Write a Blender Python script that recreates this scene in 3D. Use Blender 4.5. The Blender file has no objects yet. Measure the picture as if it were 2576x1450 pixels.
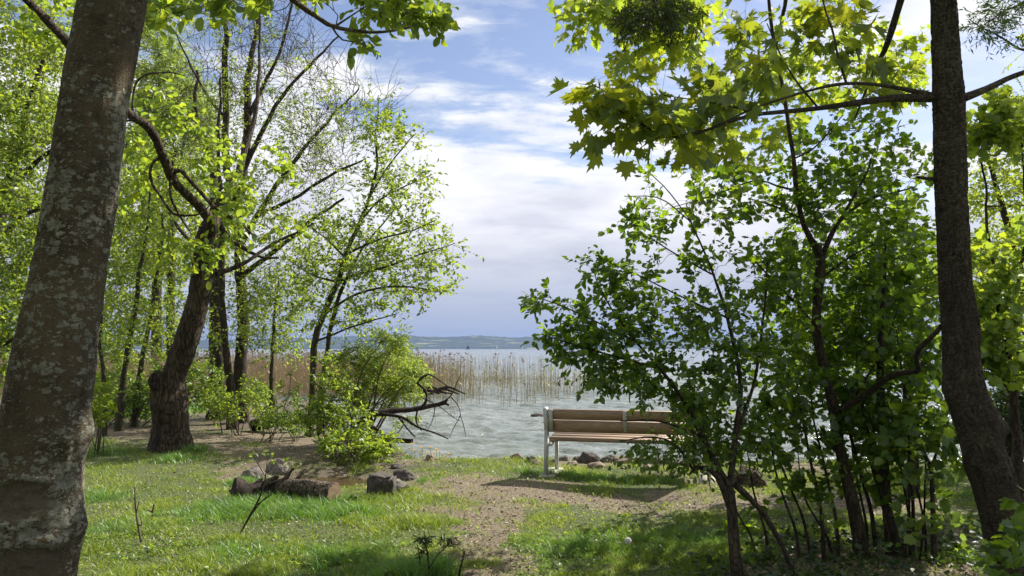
import bpy, bmesh, math, random
import numpy as np
from mathutils import Vector
R = math.radians
rng = np.random.default_rng(7)
random.seed(7)
scene = bpy.context.scene
C = scene.collection

# ------------------------------------------------------------------ camera
F = 1946.0; CX, CY = 1288.0, 725.0; EYE = 1.6
PITCH = math.atan((877 - 725) / F)
cd = bpy.data.cameras.new('camera'); cam = bpy.data.objects.new('camera', cd); C.objects.link(cam)
cam.location = (0, 0, EYE); cam.rotation_euler = (math.pi / 2 + PITCH, 0, 0)
cd.sensor_width = 36; cd.lens = 36 * F / 2576; cd.clip_start = .05; cd.clip_end = 20000
scene.camera = cam
cp, sp = math.cos(PITCH), math.sin(PITCH)

def at(px, py, d):
    """world points on the plane y = d seen in direction (px, py)"""
    px = np.asarray(px, float); py = np.asarray(py, float); d = np.asarray(d, float)
    u = (px - CX) / F; v = (CY - py) / F
    dy = cp - v * sp; dz = sp + v * cp
    t = d / dy
    return np.stack([u * t, d + 0 * t, EYE + dz * t], -1)

# ------------------------------------------------------------------ sun and sky
SUN_EL, SUN_AZ = 40.0, 50.0      # azimuth clockwise from +Y
sdir = Vector((math.cos(R(SUN_EL)) * math.sin(R(SUN_AZ)), math.cos(R(SUN_EL)) * math.cos(R(SUN_AZ)), math.sin(R(SUN_EL))))
sl = bpy.data.lights.new('sun', 'SUN'); sl.energy = 5.0; sl.angle = R(.53); sl.color = (1, .95, .86)
so = bpy.data.objects.new('sun', sl); C.objects.link(so); so.rotation_euler = (-sdir).to_track_quat('-Z', 'Y').to_euler()
scene.view_settings.view_transform = 'Standard'; scene.view_settings.look = 'None'
scene.view_settings.exposure = .86; scene.view_settings.gamma = 1
world = bpy.data.worlds.new('World'); scene.world = world; world.use_nodes = True

class NT:
    def __init__(s, tree): s.t = tree; s.n = tree.nodes; s.n.clear()
    def new(s, typ, ins=None, **kw):
        n = s.n.new(typ)
        for k, v in kw.items(): setattr(n, k, v)
        for k, v in (ins or {}).items():
            if isinstance(v, bpy.types.NodeSocket): s.t.links.new(v, n.inputs[k])
            elif v is not None: n.inputs[k].default_value = v
        return n
    def math(s, op, a, b=None, c=None, clamp=False):
        n = s.n.new('ShaderNodeMath'); n.operation = op; n.use_clamp = clamp
        for i, v in enumerate((a, b, c)):
            if v is None: continue
            if isinstance(v, bpy.types.NodeSocket): s.t.links.new(v, n.inputs[i])
            else: n.inputs[i].default_value = v
        return n.outputs[0]
    def ramp(s, fac, stops):
        n = s.n.new('ShaderNodeValToRGB'); e = n.color_ramp.elements
        while len(e) < len(stops): e.new(.5)
        for el, (p, c) in zip(e, stops):
            el.position = p; el.color = (*c, 1) if not isinstance(c, (int, float)) else (c, c, c, 1)
        s.t.links.new(fac, n.inputs[0]); return n.outputs[0]
    def mix(s, f, a, b, typ='MIX'):
        n = s.n.new('ShaderNodeMix'); n.data_type = 'RGBA'; n.blend_type = typ
        for k, v in ((0, f), (6, a), (7, b)):
            if isinstance(v, bpy.types.NodeSocket): s.t.links.new(v, n.inputs[k])
            elif k == 0: n.inputs[0].default_value = v
            else: n.inputs[k].default_value = (*v, 1)
        return n.outputs[2]
    def noise(s, vec, scale, detail=4, rough=.55, dist=0, out=0):
        n = s.new('ShaderNodeTexNoise', {'Vector': vec, 'Scale': scale, 'Detail': detail, 'Roughness': rough, 'Distortion': dist}); return n.outputs[out]
    def mapping(s, vec, scale=(1, 1, 1), loc=(0, 0, 0), rot=(0, 0, 0)):
        return s.new('ShaderNodeMapping', {'Vector': vec, 'Scale': scale, 'Location': loc, 'Rotation': rot}).outputs[0]

w = NT(world.node_tree); CL = (1.3, .4)
sky = w.new('ShaderNodeTexSky', sky_type='NISHITA', sun_disc=False, sun_elevation=R(SUN_EL), sun_rotation=R(SUN_AZ), altitude=400, air_density=1.0, dust_density=.6, ozone_density=2.2)
tc = w.new('ShaderNodeTexCoord').outputs['Generated']
sep = w.new('ShaderNodeSeparateXYZ', {0: tc})
zc = w.math('MAXIMUM', sep.outputs[2], .02)
# clouds lie on a level sheet high above: direction divided by height
zz = w.math('ADD', zc, .16)
cu = w.math('DIVIDE', sep.outputs[0], zz); cv = w.math('DIVIDE', sep.outputs[1], zz)
cvec = w.new('ShaderNodeCombineXYZ', {0: cu, 1: cv, 2: 0.0}).outputs[0]
cm = w.mapping(cvec, scale=(.9, 1.0, 1), loc=(CL[0], CL[1], 0), rot=(0, 0, R(12)))
n1 = w.noise(cm, 2.0, 9, .56, .2)
n2 = w.noise(w.mapping(cvec, scale=(.8, 1.6, 1), loc=(5, 2, 0), rot=(0, 0, R(-20))), 5.0, 8, .60, .3)
dens = w.math('ADD', w.math('MULTIPLY', n1, .60), w.math('MULTIPLY', n2, .40))
zt = w.math('MULTIPLY_ADD', sep.outputs[0], .17, sep.outputs[2])
cover = w.ramp(zt, [(0, .40), (.10, .37), (.19, .28), (.232, .20), (.258, .035), (.282, .135), (.30, .115), (.33, .0), (.44, .045), (.60, .07), (1, .1)])
dens = w.math('ADD', dens, cover)
mask = w.ramp(dens, [(.515, 0.0), (.565, .25), (.61, .78), (.67, 1.0)])
shade = w.math('ADD', w.noise(cm, 1.9, 6, .55, .2), w.math('MULTIPLY', n2, .22))
ccol = w.ramp(shade, [(.44, (.74, .76, .83)), (.57, (.90, .91, .95)), (.66, (1.0, 1.0, 1.0))])
ccol = w.mix(w.ramp(sep.outputs[2], [(.03, .9), (.17, .0)]), ccol, (.86, .87, .92))
lowc = w.ramp(sep.outputs[2], [(0, (.56, .61, .73)), (.05, (.57, .61, .72)), (.11, (.74, .75, .81)), (.16, (.95, .94, .97)), (.26, (1, 1, 1))])
ccol = w.mix(1.0, ccol, lowc, 'MULTIPLY')
cem = w.mix(1.0, ccol, (8.0, 8.05, 8.1), 'MULTIPLY')
skyc = w.mix(1.0, sky.outputs[0], (1.30, 1.12, 1.09), 'MULTIPLY')
allc = w.mix(mask, skyc, cem)
bg = w.new('ShaderNodeBackground', {'Color': allc, 'Strength': .076})
w.new('ShaderNodeOutputWorld', {'Surface': bg.outputs[0]})

# ------------------------------------------------------------------ helpers
def put(o, parent=None, kind=None, label=None, cat=None, group=None):
    C.objects.link(o) if o.name not in C.objects else None
    if parent is not None: o.parent = parent
    if kind: o['kind'] = kind
    if label: o['label'] = label
    if cat: o['category'] = cat
    if group: o['group'] = group
    return o

def empty(name, loc, label, cat, group=None):
    o = bpy.data.objects.new(name, None); o.location = loc
    o.empty_display_size = .2
    return put(o, None, None, label, cat, group)

def mesh_np(name, V, faces, mat, smooth=False, parent=None, attrs=None, off=None, second=None):
    """V (n,3); faces: one int array (m,k) or a list of them"""
    if not isinstance(faces, list): faces = [faces]
    faces = [f for f in faces if len(f)]
    V = np.asarray(V, np.float32)
    if off is None and parent is not None: off = np.array(parent.location)
    if off is not None: V = V - np.asarray(off, np.float32)
    me = bpy.data.meshes.new(name)
    me.vertices.add(len(V)); me.vertices.foreach_set('co', V.ravel())
    idx = np.concatenate([f.ravel() for f in faces]).astype(np.int32)
    tot = np.concatenate([np.full(len(f), f.shape[1], np.int32) for f in faces])
    st = np.concatenate([[0], np.cumsum(tot)[:-1]]).astype(np.int32)
    me.loops.add(len(idx)); me.loops.foreach_set('vertex_index', idx)
    me.polygons.add(len(tot)); me.polygons.foreach_set('loop_start', st); me.polygons.foreach_set('loop_total', tot)
    if smooth: me.polygons.foreach_set('use_smooth', np.ones(len(tot), bool))
    for k, a in (attrs or {}).items():
        at_ = me.attributes.new(k, 'FLOAT', 'POINT'); at_.data.foreach_set('value', np.asarray(a, np.float32))
    me.update(calc_edges=True)
    if mat: me.materials.append(mat)
    if second: me.materials.append(second[0]); mi = np.zeros(len(tot), np.int32); mi[-second[1]:] = 1; me.polygons.foreach_set('material_index', mi)
    o = bpy.data.objects.new(name, me); C.objects.link(o)
    if parent is not None: o.parent = parent
    return o

def obj_top(name, V, faces, mat, label, cat, group=None, loc=None, **kw):
    V = np.asarray(V, float)
    if loc is None: loc = np.array([V[:, 0].mean(), V[:, 1].mean(), V[:, 2].min()])
    o = mesh_np(name, V, faces, mat, off=loc, **kw); o.location = loc
    return put(o, None, None, label, cat, group)

class MB:
    """collects pieces into one mesh"""
    def __init__(s): s.V = []; s.F = {}; s.n = 0
    def add(s, V, F):
        V = np.asarray(V, float); F = np.asarray(F, int)
        s.F.setdefault(F.shape[1], []).append(F + s.n); s.V.append(V); s.n += len(V)
    def faces(s): return [np.concatenate(f) for f in s.F.values()]
    def verts(s): return np.concatenate(s.V) if s.V else np.zeros((0, 3))

def nrm(a): return a / np.maximum(np.linalg.norm(a, axis=-1, keepdims=True), 1e-9)

def tubes(P, Rr, sides):
    """P (N,K,3) centre lines, Rr (N,K) radii -> V, F"""
    N, K, _ = P.shape
    T = nrm(np.gradient(P, axis=1))
    m = nrm(P[:, -1] - P[:, 0])
    ref = np.where(np.abs(m[:, 2:3]) > .8, np.array([[1., 0, 0]]), np.array([[0, 0, 1.]]))[:, None, :]
    A = nrm(np.cross(T, ref)); B = np.cross(T, A)
    ang = np.arange(sides) * 2 * math.pi / sides
    V = P[:, :, None, :] + Rr[:, :, None, None] * (A[:, :, None, :] * np.cos(ang)[:, None] + B[:, :, None, :] * np.sin(ang)[:, None])
    base = (np.arange(N) * K * sides)[:, None, None] + (np.arange(K - 1) * sides)[None, :, None]
    j = np.arange(sides); j2 = (j + 1) % sides
    F = np.stack([base + j, base + j2, base + j2 + sides, base + j + sides], -1).reshape(-1, 4)
    return V.reshape(-1, 3), F

def spline(P, n):
    P = np.asarray(P, float)
    if len(P) == 2: P = np.stack([P[0], (P[0] + P[1]) / 2, P[1]])
    Q = np.vstack([2 * P[0] - P[1], P, 2 * P[-1] - P[-2]])
    seg = np.linalg.norm(np.diff(P[:, :3], axis=0), axis=1); cum = np.concatenate([[0], np.cumsum(seg)]); 
    s = np.linspace(0, cum[-1] * .999999, n); i = np.clip(np.searchsorted(cum, s, 'right') - 1, 0, len(P) - 2)
    t = ((s - cum[i]) / np.maximum(seg[i], 1e-9))[:, None]
    p0, p1, p2, p3 = Q[i], Q[i + 1], Q[i + 2], Q[i + 3]
    return .5 * (2 * p1 + (p2 - p0) * t + (2 * p0 - 5 * p1 + 4 * p2 - p3) * t ** 2 + (3 * p1 - p0 - 3 * p2 + p3) * t ** 3)

_lat = rng.random((257, 257))
def vnoise(x, y, seed=0):
    x = np.asarray(x, float) + seed * 17.31; y = np.asarray(y, float) + seed * 9.77
    xi = np.floor(x).astype(int); yi = np.floor(y).astype(int); fx = x - xi; fy = y - yi
    fx = fx * fx * (3 - 2 * fx); fy = fy * fy * (3 - 2 * fy)
    a = _lat[xi % 257, yi % 257]; b = _lat[(xi + 1) % 257, yi % 257]; c = _lat[xi % 257, (yi + 1) % 257]; d = _lat[(xi + 1) % 257, (yi + 1) % 257]
    return (a * (1 - fx) + b * fx) * (1 - fy) + (c * (1 - fx) + d * fx) * fy
def fbm(x, y, o=4, seed=0):
    v = 0; a = 1; t = 0
    for k in range(o): v = v + a * vnoise(x * 2 ** k, y * 2 ** k, seed + k * 3); t += a; a *= .5
    return v / t
def sstep(a, b, x): t = np.clip((x - a) / (b - a), 0, 1); return t * t * (3 - 2 * t)

# ------------------------------------------------------------------ materials
def mat(name):
    m = bpy.data.materials.new(name); m.use_nodes = True; return m, NT(m.node_tree)
def finish(nt, shader): nt.new('ShaderNodeOutputMaterial', {'Surface': shader})

def leaf_mat(name, refl, trans, tmix=.5, var=.25, gloss=.12, warm=(1.25, 1.05, .5), tr2=None):
    m, n = mat(name)
    rnd = n.new('ShaderNodeNewGeometry').outputs['Random Per Island']
    pos = n.new('ShaderNodeNewGeometry').outputs['Position']
    big = n.noise(pos, 1.1, 2)
    f = n.math('ADD', n.math('MULTIPLY', rnd, .75), n.math('MULTIPLY', big, .5))
    lo = tuple(c * (1 - var) for c in refl); hi = tuple(c * (1 + var) * k for c, k in zip(refl, warm))
    c1 = n.ramp(f, [(.2, lo), (.55, refl), (.95, hi)])
    lo2 = tuple(c * (1 - var) for c in trans); hi2 = tuple(c * (1 + var * .6) * k for c, k in zip(trans, warm))
    c2 = n.ramp(f, [(.2, lo2), (.55, trans), (.95, hi2)])
    d = n.new('ShaderNodeBsdfDiffuse', {'Color': c1}); t = n.new('ShaderNodeBsdfTranslucent', {'Color': c2})
    mx = n.new('ShaderNodeMixShader', {0: tmix, 1: d.outputs[0], 2: t.outputs[0]})
    g = n.new('ShaderNodeBsdfGlossy', {'Color': (1, 1, 1, 1), 'Roughness': .42})
    mx2 = n.new('ShaderNodeMixShader', {0: gloss * .28, 1: mx.outputs[0], 2: g.outputs[0]})
    finish(n, mx2.outputs[0]); return m

def bark_mat(name, dark, light, scale=9, stretch=.35, cracks=1.0, bump=.6, patch=None, pscale=14, rough=.9, pthr=(.55, .62), gold=None, bd=.02, pd=0.):
    m, n = mat(name)
    pos = n.new('ShaderNodeNewGeometry').outputs['Position']
    mp = n.mapping(pos, scale=(1, 1, stretch))
    a = n.noise(mp, scale, 8, .65, .6)
    vor = n.new('ShaderNodeTexVoronoi', {'Vector': n.mapping(n.mix(.12, mp, n.noise(mp, 6, 3, out=1)), scale=(1, 1, 1)), 'Scale': scale * 3.2}, feature='DISTANCE_TO_EDGE').outputs['Distance']
    crack = n.ramp(vor, [(0, 1.0 - cracks), (.12, 1.0)])
    col = n.ramp(a, [(.34, dark), (.66, light)])
    fineb = n.noise(n.mapping(pos, scale=(1, 1, 2.2)), scale * 7, 5, .7)
    col = n.mix(.8, col, n.ramp(fineb, [(.35, .45), (.65, 1.5)]), 'MULTIPLY')
    col = n.mix(n.math('SUBTRACT', 1.0, crack), col, tuple(c * .55 for c in dark))
    h = n.math('MULTIPLY_ADD', fineb, .45, n.math('MULTIPLY_ADD', crack, .5, a))
    if gold:
        gm = n.ramp(n.noise(n.mapping(pos, scale=(1, 1, .5), loc=(3, 1, 7)), 3.0, 4), [(.48, 0.0), (.62, 1.0)])
        col = n.mix(gm, col, gold)
    if patch:
        pn = n.noise(n.mapping(pos, scale=(1, 1, 1.5)), pscale * 1.3, 4, .7, out=1)
        pv = n.new('ShaderNodeTexVoronoi', {'Vector': n.mix(.075, n.mapping(pos, scale=(1, 1, 1.55)), pn), 'Scale': pscale}, feature='F1')
        big = n.noise(n.mapping(pos, loc=(0, 0, 3)), 2.2, 3)
        r = n.new('ShaderNodeSeparateColor', {0: pv.outputs['Color']}).outputs[0]
        thr = n.math('MULTIPLY_ADD', r, .42, n.math('MULTIPLY_ADD', big, 1.15, -.46 + pd))
        pm = n.ramp(n.math('SUBTRACT', thr, pv.outputs['Distance']), [(.0, 0.0), (.05, 1.0)])
        pv2 = n.new('ShaderNodeTexVoronoi', {'Vector': n.mix(.08, n.mapping(pos, scale=(1, 1, 1.8), loc=(4, 4, 4)), n.noise(pos, 30, 3, .6, out=1)), 'Scale': pscale * 2.4}, feature='F1')
        r2 = n.new('ShaderNodeSeparateColor', {0: pv2.outputs['Color']}).outputs[1]
        pm2 = n.ramp(n.math('SUBTRACT', n.math('MULTIPLY_ADD', r2, .55, n.math('MULTIPLY_ADD', big, 1.1, -.62)), pv2.outputs['Distance']), [(.0, 0.0), (.05, .85)])
        pm = n.math('MAXIMUM', pm, pm2)
        fine = n.ramp(n.noise(pos, 60, 5), [(.35, .55), (.6, 1.05)])
        pc = n.mix(1.0, n.mix(r, patch, tuple(c * .62 for c in patch)), fine, 'MULTIPLY')
        col = n.mix(pm, col, pc); h = n.math('MULTIPLY_ADD', pm, .35, h)
    at_ = n.new('ShaderNodeAttribute', attribute_name='scar').outputs['Fac']
    scol = n.mix(n.noise(n.mapping(pos, scale=(1, 1, 2)), 22, 5), (.065, .05, .034), (.17, .135, .092))
    col = n.mix(at_, col, scol)
    b = n.new('ShaderNodeBump', {'Strength': bump, 'Distance': bd, 'Height': h})
    p = n.new('ShaderNodeBsdfPrincipled', {'Base Color': col, 'Roughness': rough, 'Normal': b.outputs[0], 'Specular IOR Level': .25})
    finish(n, p.outputs[0]); return m

M = {}
M['bark_lichen'] = bark_mat('bark_lichen', (.042, .032, .02), (.115, .088, .054), 10, 1.6, cracks=.0, bump=.9, patch=(.33, .315, .235), pscale=26, gold=(.11, .08, .044), bd=.014, pd=.06)
M['bark_fleck'] = bark_mat('bark_fleck', (.042, .034, .024), (.12, .095, .066), 12, 1.0, cracks=.5, bump=1.0, patch=(.26, .225, .15), pscale=40, bd=.03, pd=.0)
M['bark_rough'] = bark_mat('bark_rough', (.04, .028, .02), (.16, .115, .075), 7, .22, bump=1.0, bd=.04)
M['bark_log'] = bark_mat('bark_log', (.05, .04, .03), (.30, .23, .16), 9, 1, bump=1.0, bd=.03)
M['bark_dark'] = bark_mat('bark_dark', (.03, .023, .016), (.10, .075, .05), 12, .35, bump=.6, bd=.015)
M['bark_green'] = bark_mat('bark_green', (.035, .03, .018), (.11, .10, .055), 14, .5, bump=.5, bd=.01)
M['twig'] = bark_mat('twig', (.05, .038, .026), (.13, .10, .07), 30, .5, 0, .2, bd=.005)
M['twig_pale'] = bark_mat('twig_pale', (.07, .052, .036), (.20, .15, .11), 20, .5, 0, .2, bd=.005)
M['dead_wood'] = bark_mat('dead_wood', (.02, .015, .012), (.075, .055, .042), 14, .6, bump=.6, bd=.01)

L = {}
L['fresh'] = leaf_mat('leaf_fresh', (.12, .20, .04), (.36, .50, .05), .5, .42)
L['lime'] = leaf_mat('leaf_lime', (.15, .23, .035), (.40, .55, .05), .52, .3)
L['mid'] = leaf_mat('leaf_mid', (.085, .16, .035), (.26, .40, .05), .5, .45)
L['willow'] = leaf_mat('leaf_willow', (.18, .26, .07), (.38, .52, .09), .48, .3)
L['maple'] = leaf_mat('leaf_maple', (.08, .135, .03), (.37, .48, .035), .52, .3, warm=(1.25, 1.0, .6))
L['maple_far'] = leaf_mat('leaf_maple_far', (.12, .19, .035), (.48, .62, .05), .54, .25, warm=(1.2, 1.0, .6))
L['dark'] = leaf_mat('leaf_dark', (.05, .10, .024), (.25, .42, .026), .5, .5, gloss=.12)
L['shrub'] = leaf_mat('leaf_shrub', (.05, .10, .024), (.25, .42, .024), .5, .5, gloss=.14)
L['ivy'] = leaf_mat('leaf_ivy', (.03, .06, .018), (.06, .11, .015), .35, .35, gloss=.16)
L['mistle'] = leaf_mat('leaf_mistle', (.025, .045, .012), (.03, .05, .01), .3, .3)
L['ash'] = leaf_mat('leaf_ash', (.07, .14, .04), (.14, .24, .04), .45, .3)
M['grass'] = leaf_mat('grass_blade', (.14, .22, .038), (.33, .48, .045), .42, .4, gloss=.14, warm=(1.5, 1.1, .8))
M['grass_deep'] = leaf_mat('grass_deep', (.10, .20, .04), (.24, .44, .045), .42, .3, gloss=.16, warm=(1.1, 1.05, .8))

def simple(name, col, rough=.6, metal=0, var=.2, scale=20, bump=.2, spec=.5, stretch=(1, 1, 1), bd=.01):
    m, n = mat(name)
    pos = n.mapping(n.new('ShaderNodeTexCoord').outputs['Object'], scale=stretch)
    a = n.noise(pos, scale, 6, .6)
    c = n.ramp(a, [(.3, tuple(k * (1 - var) for k in col)), (.7, tuple(min(1, k * (1 + var)) for k in col))])
    b = n.new('ShaderNodeBump', {'Strength': bump, 'Distance': bd, 'Height': a})
    p = n.new('ShaderNodeBsdfPrincipled', {'Base Color': c, 'Roughness': rough, 'Metallic': metal, 'Normal': b.outputs[0], 'Specular IOR Level': spec})
    finish(n, p.outputs[0]); return m
M['wood'] = simple('bench_wood', (.30, .205, .125), .6, 0, .45, 14, .3, stretch=(.6, 8, 8), bd=.003)
M['steel'] = simple('galvanised_steel', (.50, .50, .47), .55, .35, .25, 30, .1)
M['concrete'] = simple('concrete', (.45, .42, .36), .9, 0, .2, 40, .3)
M['stone'] = simple('stone_grey', (.15, .13, .11), .9, 0, .6, 14, 1.0, bd=.04)
M['stone_tan'] = simple('stone_tan', (.22, .17, .13), .85, 0, .35, 9, .5, bd=.02)
M['stone_dark'] = simple('stone_dark', (.075, .06, .052), .8, 0, .6, 14, 1.0, bd=.04)
M['yellow'] = simple('yellow_petal', (.85, .52, .01), .6, 0, .15, 60, 0)
M['orange'] = simple('orange_petal', (.85, .32, .01), .6, 0, .15, 60, 0)
M['fluff'] = simple('seed_fluff', (.75, .74, .68), .9, 0, .1, 60, 0)
M['reed'] = leaf_mat('reed_stem', (.44, .335, .20), (.32, .25, .14), .25, .3, warm=(1.1, 1.08, 1.0))
M['reed_green'] = leaf_mat('reed_green', (.40, .33, .17), (.30, .26, .11), .3, .35, warm=(1.0, 1.05, .85))
M['plume'] = simple('reed_plume', (.32, .23, .14), .9)
M['sail'] = simple('sail_white', (.85, .85, .85), .7, 0, .03)
M['sail_dark'] = simple('sail_dark', (.05, .06, .09), .7, 0, .1)
M['hull'] = simple('hull_white', (.7, .7, .7), .5, 0, .05)
M['cut'] = simple('sawn_wood', (.26, .18, .105), .85, 0, .3, 25, .4)
# ------------------------------------------------------------------ ground
WZ = -.26
def shore(x):
    x = np.asarray(x, float)
    s = 11.75 - .35 * sstep(3, 6, x) + .35 * (fbm(x * .9, x * 0 + 3.3, 3, 5) - .5)
    s = s + 3.4 * sstep(-1.3, -2.6, x) + 9.5 * sstep(-2.9, -6.0, x)
    return s
def gp(px, py, z=0.):
    """ground point under a pixel, level z"""
    u = (px - CX) / F; v = (CY - py) / F; dy = cp - v * sp; dz = sp + v * cp; t = (z - EYE) / dz
    return np.array([u * t, dy * t])
def segd(x, y, pts):
    d = np.full(np.shape(x), 1e9)
    for a, b in zip(pts[:-1], pts[1:]):
        a = np.array(a); b = np.array(b); ab = b - a; t = np.clip(((x - a[0]) * ab[0] + (y - a[1]) * ab[1]) / (ab @ ab), 0, 1)
        d = np.minimum(d, np.hypot(x - a[0] - ab[0] * t, y - a[1] - ab[1] * t))
    return d
BARE = [([gp(1150, 1215), gp(1350, 1242), gp(1600, 1262), gp(1850, 1275), gp(2250, 1262)], .52, 1.0),
        ([gp(1270, 1260), gp(1200, 1330), gp(1235, 1460)], .30, .9),
        ([gp(1060, 1232), gp(1330, 1270)], .30, .6),
        ([gp(660, 1180), gp(820, 1200), gp(1010, 1200)], .62, 1.0),
        ([gp(900, 1215), gp(1100, 1225)], .4, .8),
        ([gp(150, 1085), gp(330, 1098), gp(520, 1105), gp(740, 1098), gp(760, 1150)], 1.05, 1.0),
        ([gp(480, 1125), gp(640, 1135)], .7, .9),
        ([gp(980, 1150), gp(1000, 1185)], .35, .8),
        ([gp(2290, 1330), gp(2440, 1340), gp(2560, 1400)], .35, .8),
        ([gp(1900, 1440), gp(2100, 1420), gp(2400, 1440)], .45, .9),
        ([gp(1400, 1163), gp(1700, 1168), gp(2000, 1180)], .22, .8)]
def bare(x, y):
    b = np.zeros(np.shape(x))
    nz = fbm(x * 2.1, y * 2.1, 4, 2) - .5 + .8 * (fbm(x * 6, y * 6, 3, 22) - .5)
    for pts, wd, st in BARE:
        d = segd(x, y, pts)
        b = np.maximum(b, st * (1 - sstep(wd * .2, wd * 1.45, d + nz * .85)))
    # beach strip
    sh = shore(x) - y
    b = np.maximum(b, .95 * (1 - sstep(.12, .45, sh + nz * .6)))
    b = np.maximum(b, .72 * sstep(.48, .68, fbm(x * 1.3 + 8, y * 1.3, 4, 9)) * sstep(-2.4, .0, x))
    b = np.maximum(b, .9 * sstep(14.6, 16.5, y + 1.5 * nz) * sstep(-2.6, -3.4, x))
    return np.clip(b, 0, 1)
HOL = gp(1600, 1250); INL = gp(800, 1195)
def G(x, y):
    x = np.asarray(x, float); y = np.asarray(y, float)
    z = .10 * (fbm(x * .35, y * .35, 3, 4) - .5) + .035 * (fbm(x * 1.6, y * 1.6, 3, 11) - .5) + .012 * (fbm(x * 7, y * 7, 2, 13) - .5)
    z = z * np.clip(1 - (np.hypot(x, y) - 60) / 200, .3, 1)
    z = z - .10 * np.exp(-(((x - HOL[0]) / 1.0) ** 2 + ((y - HOL[1]) / .5) ** 2))
    z = z - .16 * np.exp(-(((x - INL[0]) / 1.1) ** 2 + ((y - INL[1]) / .75) ** 2))
    s = shore(x)
    k = y - (s - .35)
    drop = np.where(k > 0, -.05 - .75 * k, 0) * sstep(0, .15, k)
    z = z + np.maximum(drop, -2.2)
    return z
def gp3(px, py):
    p = gp(px, py); 
    for _ in range(4):
        z = float(G(p[0], p[1])); p = gp(px, py, z)
    return np.array([p[0], p[1], float(G(p[0], p[1]))])

def axis(fa, fb, fs, ma, mb, ms, far_lo, far_hi):
    a = np.arange(fa, fb, fs); b = np.arange(fb, mb, ms); c = np.arange(fa - ms, ma, -ms)[::-1]
    def geo(s, e):
        out = []; v = ms * 2; p = s
        while p < e: p += v; v *= 1.35; out.append(min(p, e))
        return np.array(out)
    hi = geo(b[-1], far_hi) if len(b) else geo(a[-1], far_hi)
    lo = -geo(-c[0], -far_lo)[::-1]
    return np.concatenate([lo, c, a, b, hi])
xs = axis(-5.5, 5.5, .045, -16, 16, .2, -4500, 4500)
ys = axis(3.6, 12.6, .045, -6, 27, .16, -300, 5200)
X, Y = np.meshgrid(xs, ys)
Z = G(X, Y)
nx, ny = len(xs), len(ys)
Vg = np.stack([X, Y, Z], -1).reshape(-1, 3)
ii = (np.arange(ny - 1)[:, None] * nx + np.arange(nx - 1)).ravel()
Fg = np.stack([ii, ii + 1, ii + nx + 1, ii + nx], -1)
m, n = mat('ground_soil'); M['ground'] = m
pos = n.new('ShaderNodeNewGeometry').outputs['Position']
ba = n.new('ShaderNodeAttribute', attribute_name='bare').outputs['Fac']
wet = n.new('ShaderNodeAttribute', attribute_name='wet').outputs['Fac']  # wet mud, and the darker leaf mould behind the left trees
f1 = n.noise(pos, 3.2, 6, .65); f2 = n.noise(pos, 38, 7, .7); f3 = n.noise(pos, 150, 3, .6)
soil = n.ramp(f2, [(.3, (.10, .08, .054)), (.5, (.205, .17, .118)), (.72, (.35, .305, .225))])
spk = n.ramp(n.new('ShaderNodeTexVoronoi', {'Vector': pos, 'Scale': 75.0, 'Randomness': 1.0}).outputs['Color'], [(.2, (.55, .5, .45)), (.8, (1.25, 1.2, 1.1))])
soil = n.mix(.55, soil, spk, 'MULTIPLY')
red = n.ramp(f1, [(.46, 0.0), (.66, .45)])
soil = n.mix(red, soil, (.19, .13, .095))
turf = n.ramp(f2, [(.3, (.04, .055, .018)), (.55, (.10, .12, .045)), (.75, (.26, .23, .13))])
k = n.ramp(n.math('ADD', ba, n.math('MULTIPLY_ADD', f2, .7, -.35)), [(.3, 0.0), (.6, 1.0)])
col = n.mix(k, turf, soil)
col = n.mix(n.math('MULTIPLY', wet, .62), col, (.055, .034, .022))
hh = n.math('ADD', n.math('MULTIPLY', f2, .7), n.math('MULTIPLY', f3, .4))
bp = n.new('ShaderNodeBump', {'Strength': .9, 'Distance': .025, 'Height': hh})
ro = n.math('MULTIPLY_ADD', wet, -.45, .95)
finish(n, n.new('ShaderNodeBsdfPrincipled', {'Base Color': col, 'Roughness': ro, 'Normal': bp.outputs[0], 'Specular IOR Level': .3}).outputs[0])
bw = bare(X, Y)
MU = gp(850, 1172)
wet_dark = .95 * np.exp(-(((X - MU[0]) / 1.3) ** 2 + ((Y - MU[1]) / .75) ** 2) ** 1.5) * (.6 + .8 * fbm(X * 3, Y * 3, 3, 71))
for w_ in (.85 * sstep(14.8, 16.5, Y) * sstep(-2.6, -3.4, X) * (1 - sstep(27, 40, Y)), 1.1 * np.exp(-(((X - INL[0]) / .95) ** 2 + ((Y - INL[1] - .1) / .55) ** 2)), 1 - sstep(-.26, -.12, Z)): wet_dark = np.maximum(wet_dark, w_)  # first term darkens the leaf-mould ground behind the left trees
g = mesh_np('ground', Vg, Fg, M['ground'], smooth=True, attrs={'bare': bw.ravel(), 'wet': np.clip(wet_dark, 0, 1).ravel()})
g['kind'] = 'structure'

# ------------------------------------------------------------------ lake
m, n = mat('lake_water'); M['water'] = m
pos = n.new('ShaderNodeNewGeometry').outputs['Position']
wp = n.mapping(pos, scale=(1, 1.6, 1), rot=(0, 0, R(18)))
h = n.math('ADD', n.math('MULTIPLY', n.noise(wp, 1.3, 3, .55), .9), n.math('MULTIPLY', n.noise(wp, 5.5, 5, .6, .4), .35))
h2 = n.noise(n.mapping(pos, scale=(.10, .35, 1)), 1.0, 5, .65)
bp1 = n.new('ShaderNodeBump', {'Strength': .8, 'Distance': .10, 'Height': h})
cc = n.ramp(n.noise(n.mapping(pos, scale=(.05, .18, 1)), 1.0, 4, .6), [(.35, (.155, .175, .15)), (.65, (.25, .27, .24))])
foam = n.ramp(n.noise(n.mapping(pos, scale=(1, 3.2, 1), rot=(0, 0, R(12))), 1.8, 9, .75, .8), [(.60, 0.0), (.68, .7)])
cc = n.mix(foam, cc, (.75, .78, .76))
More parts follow.
